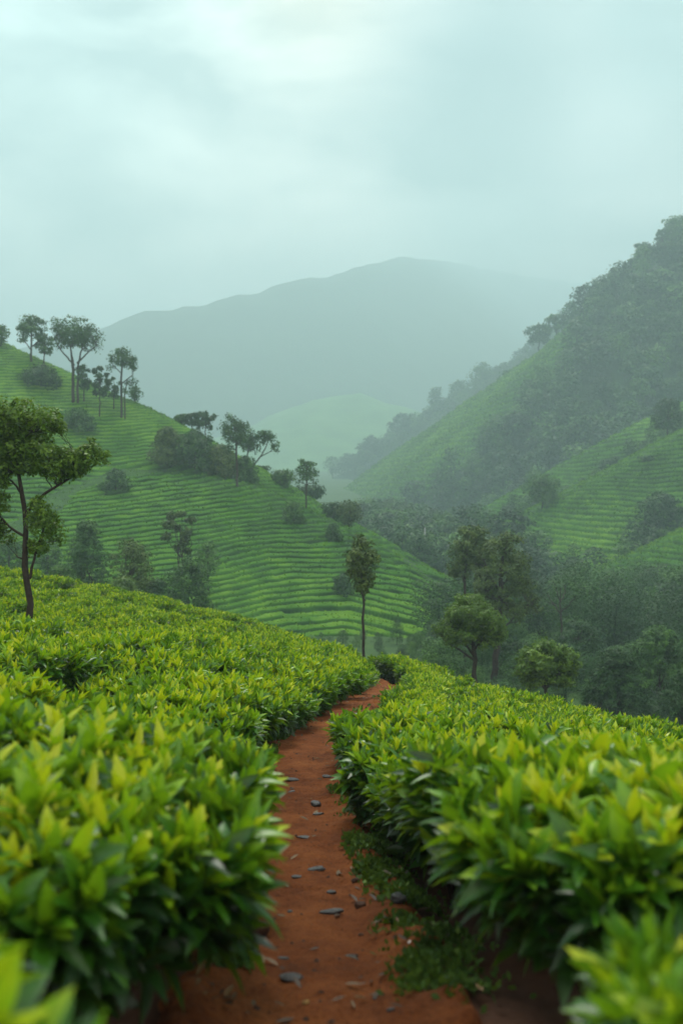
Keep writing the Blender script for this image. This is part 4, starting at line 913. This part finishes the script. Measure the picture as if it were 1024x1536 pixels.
def crumbs():
    r = rng(61); n = 900; s = 3.5 + 17 * r.random(n) ** 1.6; o = r.normal(size=n) * .3; x, y = path_pos(s, np.clip(o, -.6, .6)); z = soil_z(x, y); g = Geo()
    base = norm(np.array([(1, 0, 0), (0, 1, 0), (-1, 0, 0), (0, -1, 0), (0, 0, 1.0), (0, 0, -1)])); Q = np.array([(0, 1, 4, 4), (1, 2, 4, 4), (2, 3, 4, 4), (3, 0, 4, 4), (1, 0, 5, 5), (2, 1, 5, 5), (3, 2, 5, 5), (0, 3, 5, 5)])
    for i in range(n):
        k = .003 + .010 * r.random() ** 3; V = base * k * (0.6 + .8 * r.random((6, 3))) * np.array([1.2, 1, .7]); a = r.random() * 6.28; c, sn = math.cos(a), math.sin(a)
        V = np.c_[V[:, 0] * c - V[:, 1] * sn, V[:, 0] * sn + V[:, 1] * c, V[:, 2]]
        g.add(V + (x[i], y[i], z[i] + k * .2), Q)
    V = np.concatenate(g.V); Q = np.concatenate(g.Q)[:, :3]
    tag(link('gravel', mesh('gravel', V, Q, M_BROWN, smooth=False)), 'loose crumbs of earth and grit strewn over the red path', 'gravel', kind='stuff')
crumbs()
M_MOSS = leaf_mat('moss_leaf', [(0.0, (0.015, 0.04, 0.008)), (0.5, (0.045, 0.10, 0.015)), (1.0, (0.10, 0.17, 0.03))], rough=0.7, trans=0.2, spec=0.2, var=0)
def litter():
    r = rng(64); n = 420; s_ = 6.2 + 14 * r.random(n) ** 1.5; side = np.where(r.random(n) < .5, -1, 1); o = side * np.clip(.40 + r.normal(size=n) * .16, 0.02, .68)
    x, y = path_pos(s_, o); z = soil_z(x, y); g = Geo(); tx, tsd, TQ = leaf_template(3); a = r.random(n) * 6.28; L0 = .03 + .045 * r.random(n)
    for i in range(n):
        c, q = math.cos(a[i]), math.sin(a[i]); u = tx * L0[i]; v_ = tsd * L0[i] * .35; w = .006 + np.abs(tsd) * L0[i] * .25 * r.random() + .02 * tx * r.random()
        g.add(np.stack([x[i] + u * c - v_ * q, y[i] + u * q + v_ * c, z[i] + w], 1), TQ, r.random())
    m = leaf_mat('dead_leaf', [(0.0, (0.012, 0.009, 0.006)), (0.6, (0.045, 0.022, 0.010)), (1.0, (0.13, 0.075, 0.025))], rough=0.6, trans=0.1, spec=0.3, var=0)
    tag(link('leaf_litter', g.mesh('leaf_litter', m)), 'dry brown fallen leaves scattered along both banks of the path', 'leaf litter', kind='stuff')
litter()
def moss():
    r = rng(88); g = Geo()
    spots = [(545, 1270, 0.20), (570, 1240, 0.2), (530, 1215, 0.14), (600, 1320, .2), (640, 1440, .16), (660, 1480, .16), (600, 1390, .12), (520, 1180, .14), (505, 1290, .1),
             (620, 1350, .15), (650, 1400, .15), (300, 1160, .3), (340, 1215, .2), (330, 1290, .12), (400, 1130, .25), (430, 1100, .3), (460, 1085, .35), (490, 1065, .35), (510, 1045, .4), (350, 1340, .09), (340, 1440, .1),
             (545, 1190, .12), (560, 1300, .15), (575, 1265, .16), (385, 1165, .2)]
    for px, py, rad in spots:
        p = ground_hit(px, py); n = int(9000 * rad ** 1.3); q = r.normal(size=(n, 2)) * rad * .5; x, y = p[0] + q[:, 0], p[1] + q[:, 1] * 1.3
        keep = (path_d(x, y) > .24) & (fbm(x * 5, y * 5, 60, 3) > -.18); x, y = x[keep], y[keep]; n = len(x); z = soil_z(x, y)
        L0 = 0.03 if p[1] < 9 else 0.045
        d = norm(np.c_[r.normal(size=(n, 2)) * .7, .35 + r.random(n)]); sd = norm(np.cross(d, r.normal(size=(n, 3)))); Ln = (L0 * (.5 + r.random(n)))[:, None]; B = np.c_[x, y, z - .004 + .02 * r.random(n) * 1]
        V = np.stack([B, B + d * Ln * .5 + sd * Ln * .3, B + d * Ln, B + d * Ln * .5 - sd * Ln * .3], 1).reshape(-1, 3)
        g.add(V, np.arange(4 * n).reshape(-1, 4), np.repeat(np.clip(.35 + .22 * r.normal(size=n) + .3 * fbm(x * 9, y * 9, 70, 2), 0, 1), 4))
    tag(link('moss', g.mesh('moss', M_MOSS)), 'patches of green moss and weed on the banks of the path', 'moss', kind='stuff')
moss()

# ------------------------------------------------------------------ haze
def haze():
    x0, x1, y0, y1, z0, z1 = -2450, 2450, -75, 4150, -45, HAZE_TOP
    V = [(x, y, z) for z in (z0, z1) for y in (y0, y1) for x in (x0, x1)]
    Q = [(0, 2, 3, 1), (4, 5, 7, 6), (0, 1, 5, 4), (2, 6, 7, 3), (0, 4, 6, 2), (1, 3, 7, 5)]
    m, N, L = new_mat('haze'); o = N.new('ShaderNodeOutputMaterial'); v = N.new('ShaderNodeVolumePrincipled')
    v.inputs['Color'].default_value = HAZE_COL; v.inputs['Density'].default_value = HAZE_DENS; v.inputs['Anisotropy'].default_value = 0.2
    L.new(v.outputs[0], o.inputs['Volume'])
    tag(link('haze', mesh('haze', V, Q, m, smooth=False)), 'pale blue-green haze filling the valley air', 'haze', kind='stuff')
HAZE_TOP, HAZE_DENS, HAZE_COL = 840, 0.00104, (0.58, 0.80, 0.87, 1)
haze()
